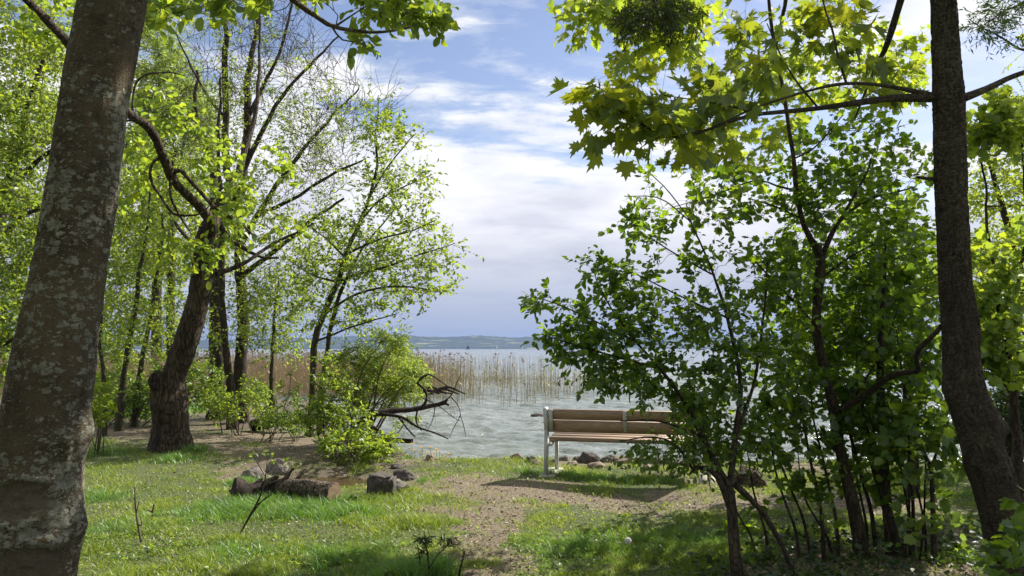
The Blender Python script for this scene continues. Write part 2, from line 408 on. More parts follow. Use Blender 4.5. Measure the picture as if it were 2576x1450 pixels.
rr = n.math('MULTIPLY_ADD', foam, .4, .10)
finish(n, n.new('ShaderNodeBsdfPrincipled', {'Base Color': cc, 'Roughness': rr, 'IOR': 1.33, 'Normal': bp1.outputs[0]}).outputs[0])
def waves(x, y):
    z = 0
    r2 = np.random.default_rng(3)
    for k in range(22):
        lam = .32 * 1.16 ** (k * .62) * (.8 + .4 * r2.random()); a = .0185 * lam ** .95
        th = R(-108 + 42 * (r2.random() - .5) * 2); kx, ky = math.cos(th) * 2 * math.pi / lam, math.sin(th) * 2 * math.pi / lam
        ph = r2.random() * 7
        s_ = np.sin(kx * x + ky * y + ph + 1.2 * (fbm(x * .25, y * .25, 2, k) - .5) * 4)
        z = z + a * (1 - 2 * np.abs(s_) ** .9 * .5 + .35 * s_)
    return z * .9
wx = np.concatenate([np.array([-4500, -1500, -500, -180, -80, -45, -30, -20]), np.arange(-14, 16, .075), np.array([20, 30, 45, 80, 180, 500, 1500, 4500])])
yy = [9.9]
while yy[-1] < 70: yy.append(yy[-1] + max(.055, .0042 * yy[-1]))
st = yy[-1] * .01
while yy[-1] < 3320: st *= 1.25; yy.append(yy[-1] + st)
wy = np.array(yy)
X2, Y2 = np.meshgrid(wx, wy)
fade = (1 - sstep(45, 75, Y2)) * (1 - sstep(13, 16, np.abs(X2)))
Z2 = WZ + (waves(X2, Y2) - .06) * fade * (.15 + .85 * sstep(-.1, 1.3, Y2 - shore(X2)))
Z2 = np.where(Y2 < shore(X2) - .5, WZ - .05, Z2)
nx, ny = len(wx), len(wy); ii = (np.arange(ny - 1)[:, None] * nx + np.arange(nx - 1)).ravel()
lk = mesh_np('lake_water', np.stack([X2, Y2, Z2], -1).reshape(-1, 3), np.stack([ii, ii + 1, ii + nx + 1, ii + nx], -1), M['water'], smooth=True)
lk['kind'] = 'structure'
# shallow puddle of the inlet
m, n = mat('puddle_water'); M['puddle'] = m
pos = n.new('ShaderNodeNewGeometry').outputs['Position']
b = n.new('ShaderNodeBump', {'Strength': .12, 'Distance': .02, 'Height': n.noise(n.mapping(pos, scale=(1, 2.5, 1)), 9, 3)})
finish(n, n.new('ShaderNodeBsdfPrincipled', {'Base Color': (.075, .048, .03, 1), 'Roughness': .07, 'IOR': 1.33, 'Normal': b.outputs[0]}).outputs[0])
a_ = np.linspace(0, 2 * math.pi, 48, endpoint=False)
pv = np.stack([INL[0] + 1.25 * np.cos(a_) * (1 + .1 * np.sin(3 * a_)), INL[1] + .12 + .7 * np.sin(a_), np.full(48, float(G(INL[0], INL[1])) + .055)], -1)
pc = pv.mean(0)[None]; 
pd = mesh_np('puddle_water', np.vstack([pv, pc]), np.array([[k, (k + 1) % 48, 48] for k in range(48)]), M['puddle']); pd['kind'] = 'structure'

# ------------------------------------------------------------------ far shore
HY = 3250.
crest = [(-800, 862), (-300, 858), (0, 858), (300, 857), (600, 855), (760, 851), (900, 846), (960, 840), (1010, 841), (1060, 848), (1120, 850), (1180, 846), (1240, 847), (1300, 850), (1360, 848), (1420, 843), (1480, 841), (1550, 846), (1650, 848), (1900, 846), (2300, 848), (2800, 852), (3400, 856)]
hx = np.arange(-2600, 2600, 5.0); pxh = CX + hx / (HY + 500) * F
cz = np.interp(pxh, [c[0] for c in crest], [c[1] for c in crest])
hc = (877 - cz) / F * (HY + 500) + 5 * (fbm(hx * .012, hx * 0, 4, 21) - .5) + 8 * np.maximum(0, vnoise(hx * .05, hx * 0, 31) - .45)
prof = np.array([0, .02, .10, .16, .20, .27, .36, .47, .60, .72, .84, .93, 1.0, 1.0, .8, .2])
yo = np.array([0, 12, 30, 70, 120, 170, 220, 270, 320, 370, 420, 460, 500, 560, 800, 1500.])
Xh, Ph = np.meshgrid(hx, prof); Yh = HY + np.repeat(yo[:, None], len(hx), 1)
Zh = WZ - .3 + hc[None] * Ph * (1 + .12 * (fbm(Xh * .006, Yh * .006, 3, 8) - .5)) + (Ph > .01) * 4 * fbm(Xh * .06, Yh * .06, 3, 14)
nx, ny = len(hx), len(prof); ii = (np.arange(ny - 1)[:, None] * nx + np.arange(nx - 1)).ravel()
m, n = mat('far_hills'); M['hills'] = m
pos = n.new('ShaderNodeNewGeometry').outputs['Position']
fld = n.new('ShaderNodeTexVoronoi', {'Vector': n.mapping(pos, scale=(.0035, .008, .02))}, feature='F1')
fldr = n.new('ShaderNodeSeparateColor', {0: fld.outputs['Color']}).outputs[0]
fc = n.ramp(fldr, [(.3, (.03, .045, .02)), (.62, (.04, .07, .03)), (.74, (.09, .15, .04)), (.93, (.32, .27, .14))])
wd = n.ramp(n.noise(n.mapping(pos, scale=(.004, .01, .02)), 1.0, 5), [(.40, 0.0), (.48, 1.0)])
tx = n.ramp(n.noise(pos, .05, 5), [(.3, .6), (.7, 1.3)])
c2 = n.mix(1.0, n.mix(wd, fc, (.024, .04, .02)), tx, 'MULTIPLY')
finish(n, n.new('ShaderNodeBsdfPrincipled', {'Base Color': c2, 'Roughness': 1.0}).outputs[0])
hl = mesh_np('hills', np.stack([Xh, Yh, Zh], -1).reshape(-1, 3), np.stack([ii, ii + 1, ii + nx + 1, ii + nx], -1), M['hills'], smooth=True); hl['kind'] = 'structure'

# haze
bm = bmesh.new(); bmesh.ops.create_cube(bm, size=1.0); me = bpy.data.meshes.new('haze'); bm.to_mesh(me); bm.free()
hz = bpy.data.objects.new('haze', me); C.objects.link(hz)
hz.scale = (9400, 6000, 124); hz.location = (0, 2600, 59 - 3.4); hz['kind'] = 'stuff'
m, n = mat('haze_air'); vol = n.new('ShaderNodeVolumePrincipled', {'Color': (.20, .32, .60, 1), 'Density': .00014, 'Anisotropy': .2})
n.new('ShaderNodeOutputMaterial', {'Volume': vol.outputs[0]}); me.materials.append(m)

# sailing boats
def boat(px, d, h, dark, label):
    x = (px - CX) / F * d; t = empty('sailing_boat', (x, d, WZ), label, 'boat')
    b = MB(); Lh = h * .8
    sec = [(-.5, .02, .35), (-.3, .11, .3), (0, .14, .28), (.3, .09, .32), (.5, .01, .4)]
    V = []; 
    for u, wv, top in sec:
        for (dy, dz) in ((-wv, top), (-wv * .6, 0), (0, -.12), (wv * .6, 0), (wv, top)): V.append((x + u * Lh, d + dy * Lh, WZ + dz * Lh * .35))
    Fq = [[i * 5 + j, i * 5 + j + 1, i * 5 + j + 6, i * 5 + j + 5] for i in range(4) for j in range(4)] + [[i * 5 + 4, i * 5, i * 5 + 5, i * 5 + 9] for i in range(4)]
    mesh_np('hull', V, np.array(Fq), M['hull'], parent=t)
    V, Fq = tubes(np.array([[(x, d, WZ), (x, d, WZ + h * .5), (x, d, WZ + h)]]), np.full((1, 3), .08), 6); mesh_np('mast', V, Fq, M['steel'], parent=t)
    def sail(nm, pts):
        P = np.array(pts); V = np.vstack([P + [0, -.05, 0], P + [0, .05, 0]]); mesh_np(nm, V, [np.array([[0, 1, 2], [5, 4, 3]]), np.array([[0, 3, 4, 1], [1, 4, 5, 2], [2, 5, 3, 0]])], M['sail_dark' if dark else 'sail'], parent=t)
    sail('main_sail', [(x + .1, d, WZ + h * .13), (x + h * .32, d - .4, WZ + h * .13), (x + .1, d, WZ + h * .97)])
    sail('jib', [(x - .1, d, WZ + h * .13), (x - h * .28, d - .2, WZ + h * .12), (x - .1, d, WZ + h * .8)])
boat(1177, 1100, 8.5, True, 'dark-sailed sailing boat far out on the lake, the nearest of the boats')
boat(1250, 1400, 7.5, False, 'white sailing boat far out on the lake below the hills, between two others')
boat(1314, 1500, 8.5, False, 'small white sailing boat far out on the lake, farthest toward the bench side')

# ------------------------------------------------------------------ bench
def box(b, c, s, rot=None, bev=0.004):
    bm = bmesh.new(); bmesh.ops.create_cube(bm, size=1.0)
    for v in bm.verts: v.co = Vector((v.co.x * s[0], v.co.y * s[1], v.co.z * s[2]))
    if bev: bmesh.ops.bevel(bm, geom=bm.edges[:], offset=bev, segments=2, affect='EDGES')
    bmesh.ops.triangulate(bm, faces=bm.faces[:])
    V = np.array([v.co[:] for v in bm.verts]); Fq = np.array([[v.index for v in f.verts] for f in bm.faces]); bm.free()
    if rot: # about x axis
        a = R(rot); ca, sa = math.cos(a), math.sin(a); V = V @ np.array([[1, 0, 0], [0, ca, sa], [0, -sa, ca]])
    b.add(V + np.array(c), Fq)
BL = at(1370, 1190, 9.86); BR = at(1788, 1208, 9.38)
LB = float(np.hypot(*(BR - BL)[:2])); ang = math.atan2(BR[1] - BL[1], BR[0] - BL[0])
bz = float(min(G(BL[0], BL[1]), G(BR[0], BR[1]))) + .01
bench = empty('park_bench', (BL[0], BL[1], 0.0), 'wooden slatted bench on galvanised steel legs facing the lake beside the shrub', 'bench')
bench.rotation_euler = (0, 0, ang); bench.location[2] = .0
def bpart(nm, b, mt, parent=None):
    o = mesh_np(nm, b.verts(), b.faces(), M[mt]); o.parent = parent or bench; return o
# local: x along bench, y away from viewer (front of the seat), z up
for z, y, hgt in ((.775, .0, .128), (.625, .045, .150)):
    b = MB(); box(b, (LB / 2, y, z), (LB - .03, .04, hgt), rot=14); bpart('backrest_board', b, 'wood')
for k in range(3):
    b = MB(); box(b, (LB / 2, .185 + k * .148, .452 + k * .013), (LB - .07, .132, .042), rot=5); bpart('seat_board', b, 'wood')
for k, x in enumerate((.02, LB - .02)):
    b = MB(); box(b, (x, -.01 + .04, .66), (.05, .09, .40), rot=14, bev=.003); bpart('back_post', b, 'steel')
    b = MB(); box(b, (x + (.062 if k == 0 else -.062), -.030 + .02, .70), (.058, .008, .285), rot=14, bev=.001); bpart('back_plate', b, 'steel')
    b = MB(); box(b, (x, .02, .29), (.045, .09, .60), rot=-6, bev=.003); bpart('leg', b, 'steel')
    b = MB(); box(b, (x + (.05 if k == 0 else -.05), .47, .22), (.042, .055, .46), bev=.003); bpart('leg', b, 'steel')
    b = MB(); box(b, (x + (.035 if k == 0 else -.035), .30, .415), (.06, .56, .035), rot=5, bev=.002); bpart('seat_bracket', b, 'steel')
    b = MB(); box(b, (x + (.02 if k == 0 else -.02), .24, -.01), (.20, .74, .07), bev=.01); bpart('foot_block', b, 'concrete')
b = MB(); box(b, (LB * .5, -.004, .70), (.045, .008, .27), rot=14, bev=.001); bpart('back_strap', b, 'steel')
for zz_ in (.60, .66, .74, .80):
    bo = MB(); box(bo, (LB * .5, -.004 - .002 - (zz_ - .7) * .25 - .004, zz_), (.014, .006, .014), rot=14, bev=.002)
    bpart('bolt', bo, 'steel')

# ------------------------------------------------------------------ stones, logs
def rock_mesh(c, s, seed, flat=.35, sub=4):
    bm = bmesh.new(); bmesh.ops.create_icosphere(bm, subdivisions=sub, radius=1)
    V = np.array([v.co[:] for v in bm.verts]); Fq = np.array([[v.index for v in f.verts] for f in bm.faces]); bm.free()
    r2 = np.random.default_rng(seed)
    for k in range(9):
        d = nrm(r2.normal(size=3)); off = .62 + .3 * r2.random(); p = V @ d; V = V - np.where(p > off, (p - off) * .85, 0)[:, None] * d
    V = V * (1 + .45 * (fbm(V[:, 0] * 2 + seed, V[:, 1] * 2 + V[:, 2], 3, seed % 50) - .5) + .16 * (fbm(V[:, 0] * 7 + seed, V[:, 2] * 7 + V[:, 1] * 3, 2, seed % 50) - .5))[:, None]
    V = V * (1 + .16 * (fbm(V[:, 0] * 9 + seed, V[:, 2] * 9 + V[:, 1] * 8, 3, 5) - .5))[:, None]
    V[:, 2] = np.maximum(V[:, 2], -flat)
    a = r2.random() * 6; ca, sa = math.cos(a), math.sin(a)
    V = V * np.array([1, 1, 1]); V[:, :2] = V[:, :2] @ np.array([[ca, sa], [-sa, ca]])
    return V * np.array(s) + np.array(c), Fq
def rock(px, py, w_, h_, mt, label, group=None, name='stone', seed=None, z=None, d=None, depth=None):
    """px,py = bottom centre, w,h in D pixels"""
    p = gp3(px, py) if d is None else at(px, py, d)
    if d is None and z is not None: q = gp(px, py, z); p = np.array([q[0], q[1], z])
    k = p[1] / F; rx = w_ * k / 2; rz = h_ * k / 1.25
    V, Fq = rock_mesh((p[0], p[1] + rx * .5, p[2] + rz * .12), (rx, depth or rx * .8, rz), seed or int(px + py), .45)
    return obj_top(name, V, Fq, M[mt], label, 'stone', group, smooth=True)
SG = 'stones along the edge of the bank'; SL = 'rounded grey-brown stone in the row between the bench grass and the water'
ORD = 'first second third fourth fifth sixth seventh eighth ninth tenth eleventh twelfth thirteenth fourteenth fifteenth sixteenth seventeenth eighteenth'.split()
rock(1482, 1166, 56, 30, 'stone_dark', 'large dark boulder in the stone row behind the bench seat')
rock(1570, 1166, 58, 22, 'stone_tan', 'broad pale tan stone in the row behind the bench')
for k_, (px, py, w_, h_, mt) in enumerate(sorted(((1530, 1163, 42, 18, 'stone'), (1502, 1178, 48, 15, 'stone_tan'), (1418, 1160, 40, 16, 'stone'), (1392, 1170, 26, 14, 'stone_tan'),
        (1300, 1156, 32, 18, 'stone_tan'), (1335, 1163, 30, 16, 'stone'), (1350, 1170, 24, 14, 'stone_tan'), (1455, 1160, 30, 12, 'stone'), (1600, 1170, 26, 14, 'stone'),
        (1540, 1155, 34, 12, 'stone'), (1620, 1166, 44, 16, 'stone'), (1660, 1168, 38, 16, 'stone_tan'), (1700, 1172, 44, 18, 'stone'), (1740, 1170, 40, 16, 'stone_tan'), (1440, 1172, 28, 13, 'stone_tan'), (1575, 1180, 30, 10, 'stone'), (1632, 1180, 30, 11, 'stone_tan')))):
    rock(px, py, w_, h_, mt, ('large' if w_ > 40 else 'small' if w_ < 30 else 'middling') + (' tan' if mt == 'stone_tan' else ' grey') + ' rounded stone, ' + ORD[k_] + ' from the left in the row behind the bench', SG)
rock(1352, 1056, 44, 17, 'stone_dark', 'dark wet rock breaking the water beyond the bench', z=WZ + .02)
SG2 = 'dark stones at the waterline by the yellow flowers'
for k_, px in enumerate((1120, 1160, 1195, 1225, 1252)): rock(px, 1148, 32, 9, 'stone_dark', 'low dark wet stone at the waterline, ' + ORD[k_] + ' to the right of the yellow flowers', SG2)
rock(1083, 1158, 28, 16, 'stone_tan', 'small reddish-brown stone on the mud below the yellow flowers')
rock(1000, 1178, 40, 12, 'stone_dark', 'flat dark stone in the mud below the waterside shrub')
rock(1012, 1212, 62, 30, 'stone_dark', 'dark rough stone behind the pale-topped block on the grass')
p = gp3(950, 1254); bmx = MB(); rb = np.random.default_rng(8)
bmm = bmesh.new(); bmesh.ops.create_cube(bmm, size=1.0); bmesh.ops.bevel(bmm, geom=bmm.edges[:], offset=.12, segments=3, affect='EDGES'); bmesh.ops.subdivide_edges(bmm, edges=bmm.edges[:], cuts=3, use_grid_fill=True); bmesh.ops.triangulate(bmm, faces=bmm.faces[:])
Vb = np.array([v.co[:] for v in bmm.verts]); Fb = np.array([[v.index for v in f.verts] for f in bmm.faces]); bmm.free()
Vb = Vb * (1 + .45 * (fbm(Vb[:, 0] * 3 + 9, Vb[:, 1] * 3 + Vb[:, 2] * 2, 4, 6) - .5))[:, None]; Vb[:, 2] += .16 * Vb[:, 0] - .10 * (Vb[:, 0] > .1) * (Vb[:, 2] > 0)
obj_top('stone_block', Vb * [.30, .26, .27] + [p[0] + .01, p[1] + .12, p[2] + .10], Fb, M['stone_dark'], 'squarish dark block with a pale weathered top beside the sawn log', 'stone')
p2_ = gp3(985, 1242); Vr, Fr = rock_mesh((p2_[0], p2_[1] + .12, p2_[2] + .03), (.19, .14, .10), 12, .6); obj_top('stone', Vr, Fr, M['stone'], 'low grey lump leaning against the dark block', 'stone')
rock(635, 1196, 62, 32, 'stone', 'grey boulder on the tall grass by the puddle', seed=9)
rock(697, 1180, 62, 38, 'stone', 'angular grey boulder with a pale face at the puddle edge', seed=31)
rock(662, 1192, 36, 16, 'stone_tan', 'low tan stone between the two boulders by the puddle')
rock(1893, 1226, 84, 62, 'bark_log', 'reddish-brown weathered stump behind the shrub stems', name='tree_stump', seed=77)
rock(1835, 1216, 58, 14, 'stone_tan', 'flat pale stone slab beside the brown stump behind the shrub')

def log(name, p0, p1, r0, r1_, mt, label, caps=True, bend=.02, rings=40, sides=28, lump=.12, seed=1, group=None):
    p0 = np.array(p0); p1 = np.array(p1)
    r2 = np.random.default_rng(seed)
    mid = (p0 + p1) / 2 + r2.normal(size=3) * bend
    P = spline([p0, mid, p1], rings)[None]; t = np.linspace(0, 1, rings)
    Rr = (r0 + (r1_ - r0) * t)[None]
    V, Fq = tubes(P, Rr, sides)
    V = V.reshape(rings, sides, 3); cen = P[0][:, None, :]
    a = np.arange(sides) / sides * 2 * math.pi
    rad = 1 + lump * (fbm(t[:, None] * 5 + np.cos(a)[None] * 1.2, np.sin(a)[None] * 1.2 + t[:, None] * 2, 3, seed) - .5) * 2 + .06 * np.sin(a * 9)[None] * (vnoise(t[:, None] * 14, a[None] * 2, seed))
    V = cen + (V - cen) * rad[:, :, None]
    t_ = empty(name, (*(p0 + p1)[:2] / 2, min(p0[2], p1[2]) - r0), label, 'log', group)
    mesh_np('bark', V.reshape(-1, 3), Fq, M[mt], smooth=True, parent=t_)
    for e, nm in ((0, 'end'), (rings - 1, 'end')):
        ring = V[e]; c = ring.mean(0) + (P[0][e] - P[0][e - 1 if e else 1]) * .05
        ring2 = c + (ring - c) * .985; 
        mesh_np('sawn_face', np.vstack([ring, c[None]]), np.array([[k, (k + 1) % sides, sides] for k in range(sides)]), M['cut' if caps else 'dead_wood'], parent=t_)
    return t_
e1 = at(842, 1240, 8.15); e0 = at(706, 1226, 8.55)
log('sawn_log', e0, e1, .085, .098, 'bark_log', 'bark-covered log with a pale sawn end lying in the grass', True, .01, seed=4, lump=.24)
e0 = at(588, 1232, 8.35); e1 = at(712, 1222, 8.62)
bl = log('rotten_log', e0, e1, .10, .085, 'dead_wood', 'dark rotten broken log lying in the grass, beyond the sawn log', False, .02, lump=.5, seed=9)
# upright splinters and branch stubs of the broken log
for px, py, px2, py2, wv in ((700, 1232, 738, 1178, 18), (642, 1228, 660, 1204, 16), (745, 1215, 762, 1190, 16), (600, 1225, 590, 1206, 14), (655, 1225, 720, 1205, 14), (580, 1240, 660, 1212, 20), (620, 1236, 700, 1200, 18), (596, 1250, 668, 1236, 10), (672, 1218, 700, 1196, 12)):
    P = np.array([at(px, py, 8.5), at((px + px2) / 2, (py + py2) / 2 - 3, 8.5), at(px2, py2, 8.52)])[None]
    V, Fq = tubes(spline(P[0], 6)[None], np.linspace(wv, wv * .45, 6)[None] / 2 * 8.5 / F * (1 + .5 * (rng.random(6) - .5)), 7); V += rng.normal(size=V.shape) * .004; mesh_np('splinter', V, Fq, M['bark_log'], smooth=True, parent=bl)
e0 = gp3(636, 1084) + [0, 0, .11]; e1 = gp3(788, 1082) + [0, 0, .20]
log('driftwood_log', e0, e1, .12, .09, 'dead_wood', 'dark driftwood trunk lying behind the leaning sapling', False, .08, lump=.3, seed=13)
# ------------------------------------------------------------------ plants
def fan(out, cen):
    n_ = len(out); return np.array(out + [cen], float), np.array([[k, (k + 1) % n_, n_] for k in range(n_)])
LEAF = {}
LEAF['diamond'] = (np.array([(0, 0, 0), (-.30, .5, .10), (0, 1, -.06), (.30, .5, .10)], float), np.array([[0, 3, 2], [0, 2, 1]]))
LEAF['narrow'] = (np.array([(0, 0, 0), (-.11, .45, .04), (0, 1, -.06), (.11, .45, .04)], float), np.array([[0, 3, 2], [0, 2, 1]]))
LEAF['oval'] = fan([(0, 0, 0), (.24, .18, .05), (.34, .5, .08), (.22, .82, .02), (0, 1, -.10), (-.22, .82, .02), (-.34, .5, .08), (-.24, .18, .05)], (0, .5, -.03))
half = [(.16, -.03), (.36, -.10), (.33, .10), (.55, .14), (.42, .24), (.68, .44), (.45, .45), (.50, .66), (.27, .54), (.20, .60), (.26, .82), (.11, .77), (0, 1.05)]
mo = [(0, 0, 0)] + [(x, y, .14 * abs(x) - .10 * y * y) for x, y in half] + [(-x, y, .14 * abs(x) - .10 * y * y) for x, y in half[-2::-1]]
LEAF['maple'] = fan(mo, (0, .3, -.03))
half = [(.30, .02), (.34, .22), (.50, .34), (.36, .50), (.34, .72), (.18, .74), (0, .98)]
mo = [(0, 0, 0)] + [(x, y, .1 * abs(x)) for x, y in half] + [(-x, y, .1 * abs(x)) for x, y in half[-2::-1]]
LEAF['lobed'] = fan(mo, (0, .35, -.03))

def leaves(P, A, N, S, shape):
    """positions, axis, normal hint, size -> V, F"""
    T, Fq = LEAF[shape]
    A = nrm(A); X_ = nrm(np.cross(A, N)); N = np.cross(X_, A)
    rc = np.random.default_rng(len(P)); cu = rc.normal(size=(len(P), 1, 1)) * .16; cr = rc.normal(size=(len(P), 1, 1)) * .35; ws = rc.uniform(.8, 1.15, (len(P), 1, 1))
    tx, ty, tz = T[None, :, 0:1] * ws, T[None, :, 1:2], T[None, :, 2:3]
    tz = tz * 1.2 - np.abs(cu) * ty * ty * 1.1 + cr * tx * tx * 1.2 + cu * tx * ty
    V = P[:, None, :] + S[:, None, None] * (X_[:, None] * tx + A[:, None] * ty + N[:, None] * tz)
    Fa = Fq[None] + (np.arange(len(P)) * len(T))[:, None, None]
    return V.reshape(-1, 3), Fa.reshape(-1, 3)

class Plant:
    def __init__(s, seed=0):
        s.r = np.random.default_rng(seed); s.NP = []; s.NT_ = []; s.NR = []; s.trunk = MB(); s.br = []; s.tw = []; s.targets = []; s.lv = MB(); s.pet = []
    def limb(s, pts, wob=.0, sides=10, node=True, n=None, bumpy=.06):
        """pts: (x, y, z, r)"""
        pts = np.array(pts, float)
        Ln = np.linalg.norm(np.diff(pts[:, :3], axis=0), axis=1).sum()
        n = n or int(max(6, min(160, Ln / .07)))
        Q = spline(pts, n); Q[:, 3] = np.maximum(Q[:, 3], .0015)
        if wob:
            k = np.linspace(0, Ln * 2.3, n); sd = s.r.random() * 90
            Q[:, 0] += wob * (fbm(k, k * 0 + sd, 3, 1) - .5) * np.linspace(.2, 1, n); Q[:, 2] += wob * .6 * (fbm(k, k * 0 + sd, 3, 7) - .5) * np.linspace(.1, 1, n); Q[:, 1] += wob * (fbm(k, k * 0 + sd, 3, 9) - .5) * np.linspace(.2, 1, n)
        rr = Q[:, 3] * (1 + bumpy * 2 * (s.r.random(n) - .5)) 
        V, Fq = tubes(Q[None, :, :3], rr[None], sides); s.trunk.add(V, Fq)
        if node:
            T = nrm(np.gradient(Q[:, :3], axis=0)); s.NP.append(Q[:, :3]); s.NT_.append(T); s.NR.append(Q[:, 3])
        return Q
    def grow(s, tg, K=8, bare=False, rfac=.0055, rmin=.0022, lag=.9, min_r=0, sag=0.):
        P = np.concatenate(s.NP); T = np.concatenate(s.NT_); Rn = np.concatenate(s.NR)
        tg = np.asarray(tg, float)
        d0 = np.sqrt(((tg[:, None] - P[None, ::3]) ** 2).sum(-1)).min(1)
        order = np.argsort(d0 + s.r.random(len(tg)) * .15 * d0.max())
        out = []
        for q in tg[order]:
            v = q - P; d = np.linalg.norm(v, axis=1); ca = (v * T).sum(1) / np.maximum(d, 1e-6)
            cost = d * (1.25 - .55 * ca) + (.25 / (Rn * 60 + .4)) * .15 * d
            i = int(np.argmin(cost)); Ld = d[i]
            if Ld < .05: out.append((q, T[i])); continue
            dirn = v[i] / Ld; t0 = nrm(T[i] * lag + dirn)
            mid1 = P[i] + t0 * Ld * .38; mid2 = q - nrm(dirn * .8 + s.r.normal(size=3) * .25 + np.array([0, 0, .25 - sag])) * Ld * .3
            r0 = min(Rn[i] * .8, rmin + rfac * Ld)
            c = spline([P[i], mid1, mid2, q], K)
            c[1:-1] += s.r.normal(size=(K - 2, 3)) * Ld * .012
            rr = np.linspace(r0, max(rmin * .7, r0 * .35), K)
            s.br.append((c, rr)); tt = nrm(np.gradient(c, axis=0))
            P = np.vstack([P, c[1:]]); T = np.vstack([T, tt[1:]]); Rn = np.concatenate([Rn, rr[1:]])
            out.append((q, tt[-1]))
        s.NP = [P]; s.NT_ = [T]; s.NR = [Rn]
        return np.array([o[0] for o in out]), np.array([o[1] for o in out])
    def spray(s, Q, D, n=5, ln=.35, spread=.8, up=.15, droop=.1, r=.0018, m=8, leaf='diamond', size=.05, lup=.7, ldroop=.2, lk=.9, K=5, petiole=0, curve=.18):
        """n twigs of length ln at each point, m leaves along each"""
        if not len(Q): return
        N = len(Q) * n
        P0 = np.repeat(Q, n, 0); D0 = np.repeat(D, n, 0)
        d = nrm(D0 * 1.0 + s.r.normal(size=(N, 3)) * spread + np.array([0, 0, up]))
        L_ = ln * (.5 + .8 * s.r.random(N))
        t = np.linspace(0, 1, K)
        side = nrm(s.r.normal(size=(N, 3)))
        P = P0[:, None] + d[:, None] * (L_[:, None] * t)[..., None] + side[:, None] * (L_[:, None] * t ** 2 * curve)[..., None]
        P[..., 2] -= (L_[:, None] * t ** 2) * droop
        s.tw.append((P, r, K))
        if not m: return
        tl = (np.arange(m) + .6) / m * .88 + .12
        idx = tl * (K - 1); i0 = np.minimum(idx.astype(int), K - 2); f = (idx - i0)[None, :, None]
        LP = P[:, i0] * (1 - f) + P[:, i0 + 1] * f
        LD = nrm(P[:, i0 + 1] - P[:, i0])
        sd = nrm(np.cross(LD, np.array([0, 0, 1.]) + .5 * s.r.normal(size=LD.shape)))
        alt = np.where(np.arange(m) % 2 == 0, 1., -1.)[None, :, None]
        A = LD * .65 + sd * alt * .8 + s.r.normal(size=LD.shape) * .3; A[..., 2] -= ldroop
        Nn = np.array([0, 0, lup]) + s.r.normal(size=LD.shape) * .55
        LP = LP.reshape(-1, 3); A = nrm(A.reshape(-1, 3)); Nn = Nn.reshape(-1, 3)
        keep = s.r.random(len(LP)) < lk
        LP, A, Nn = LP[keep], A[keep], Nn[keep]
        S = size * (.55 + .75 * s.r.random(len(LP)))
        if petiole:
            pl = petiole * (.6 + .8 * s.r.random(len(LP))); E = LP + A * pl[:, None]; E[:, 2] -= pl * .15
            s.pet.append((np.stack([LP, (LP + E) / 2 + [0, 0, .004], E], 1), .0008)); LP = E
        s.lv.add(*leaves(LP, A, Nn, S, leaf))
    def finish(s, name, label, cat, bark, leafm, group=None, twig=None, loc=None, tname='trunk', cname='crown', extra=None):
        P = np.concatenate(s.NP)
        if loc is None: b0 = s.trunk.verts(); k = b0[:, 2].argmin() if len(b0) else 0; loc = b0[k] if len(b0) else P[0]
        t = empty(name, loc, label, cat, group)
        if s.trunk.n: mesh_np(tname, s.trunk.verts(), s.trunk.faces(), M[bark], smooth=True, parent=t)
        b = MB()
        if s.br:
            for K in {len(c) for c, _ in s.br}: b.add(*tubes(np.array([c for c, _ in s.br if len(c) == K]), np.array([r for c, r in s.br if len(c) == K]), 5))
        for P_, r_, K in s.tw: b.add(*tubes(P_, np.broadcast_to(np.linspace(r_, r_ * .5, K), P_.shape[:2]), 3))
        for P_, r_ in s.pet: b.add(*tubes(P_, np.full(P_.shape[:2], r_), 3))
        if b.n or s.lv.n:
            VV = [x for x in (b.verts(), s.lv.verts()) if len(x)]; fl = b.faces() if b.n else []
            bark2 = M[twig or bark]
            if s.lv.n:
                lf = [f + b.n for f in s.lv.faces()]; mesh_np(cname, np.concatenate(VV), fl + lf, bark2, parent=t, second=(L[leafm], sum(len(f) for f in lf)))
            else: mesh_np(cname, b.verts(), fl, bark2, smooth=True, parent=t)
        print('PLANT', name, s.lv.n, b.n)
        return t

def blob(r, items):
    """(cx, cy, rx, ry, d0, d1, n) ellipses in photo pixels -> points in depth"""
    out = []
    for cx, cy, rx, ry, d0, d1, n_ in items:
        a = r.random(n_) * 2 * math.pi; q = np.sqrt(r.random(n_)); d = d0 + (d1 - d0) * r.random(n_)
        out.append(at(cx + rx * q * np.cos(a), cy + ry * q * np.sin(a), d))
    return np.concatenate(out)
def LP(*pts):
    """(px, py, d, width px) -> (x, y, z, r)"""
    return [(*at(px, py, d), w_ / 2 / F * d) for px, py, d, w_ in pts]
def root(px, py, d, w_):
    """start on the ground, given the ground pixel column"""
    p = at(px, py, d); z = float(G(p[0], p[1])) - .08
    return (p[0], p[1], min(z, p[2]), w_ / 2 / F * d)

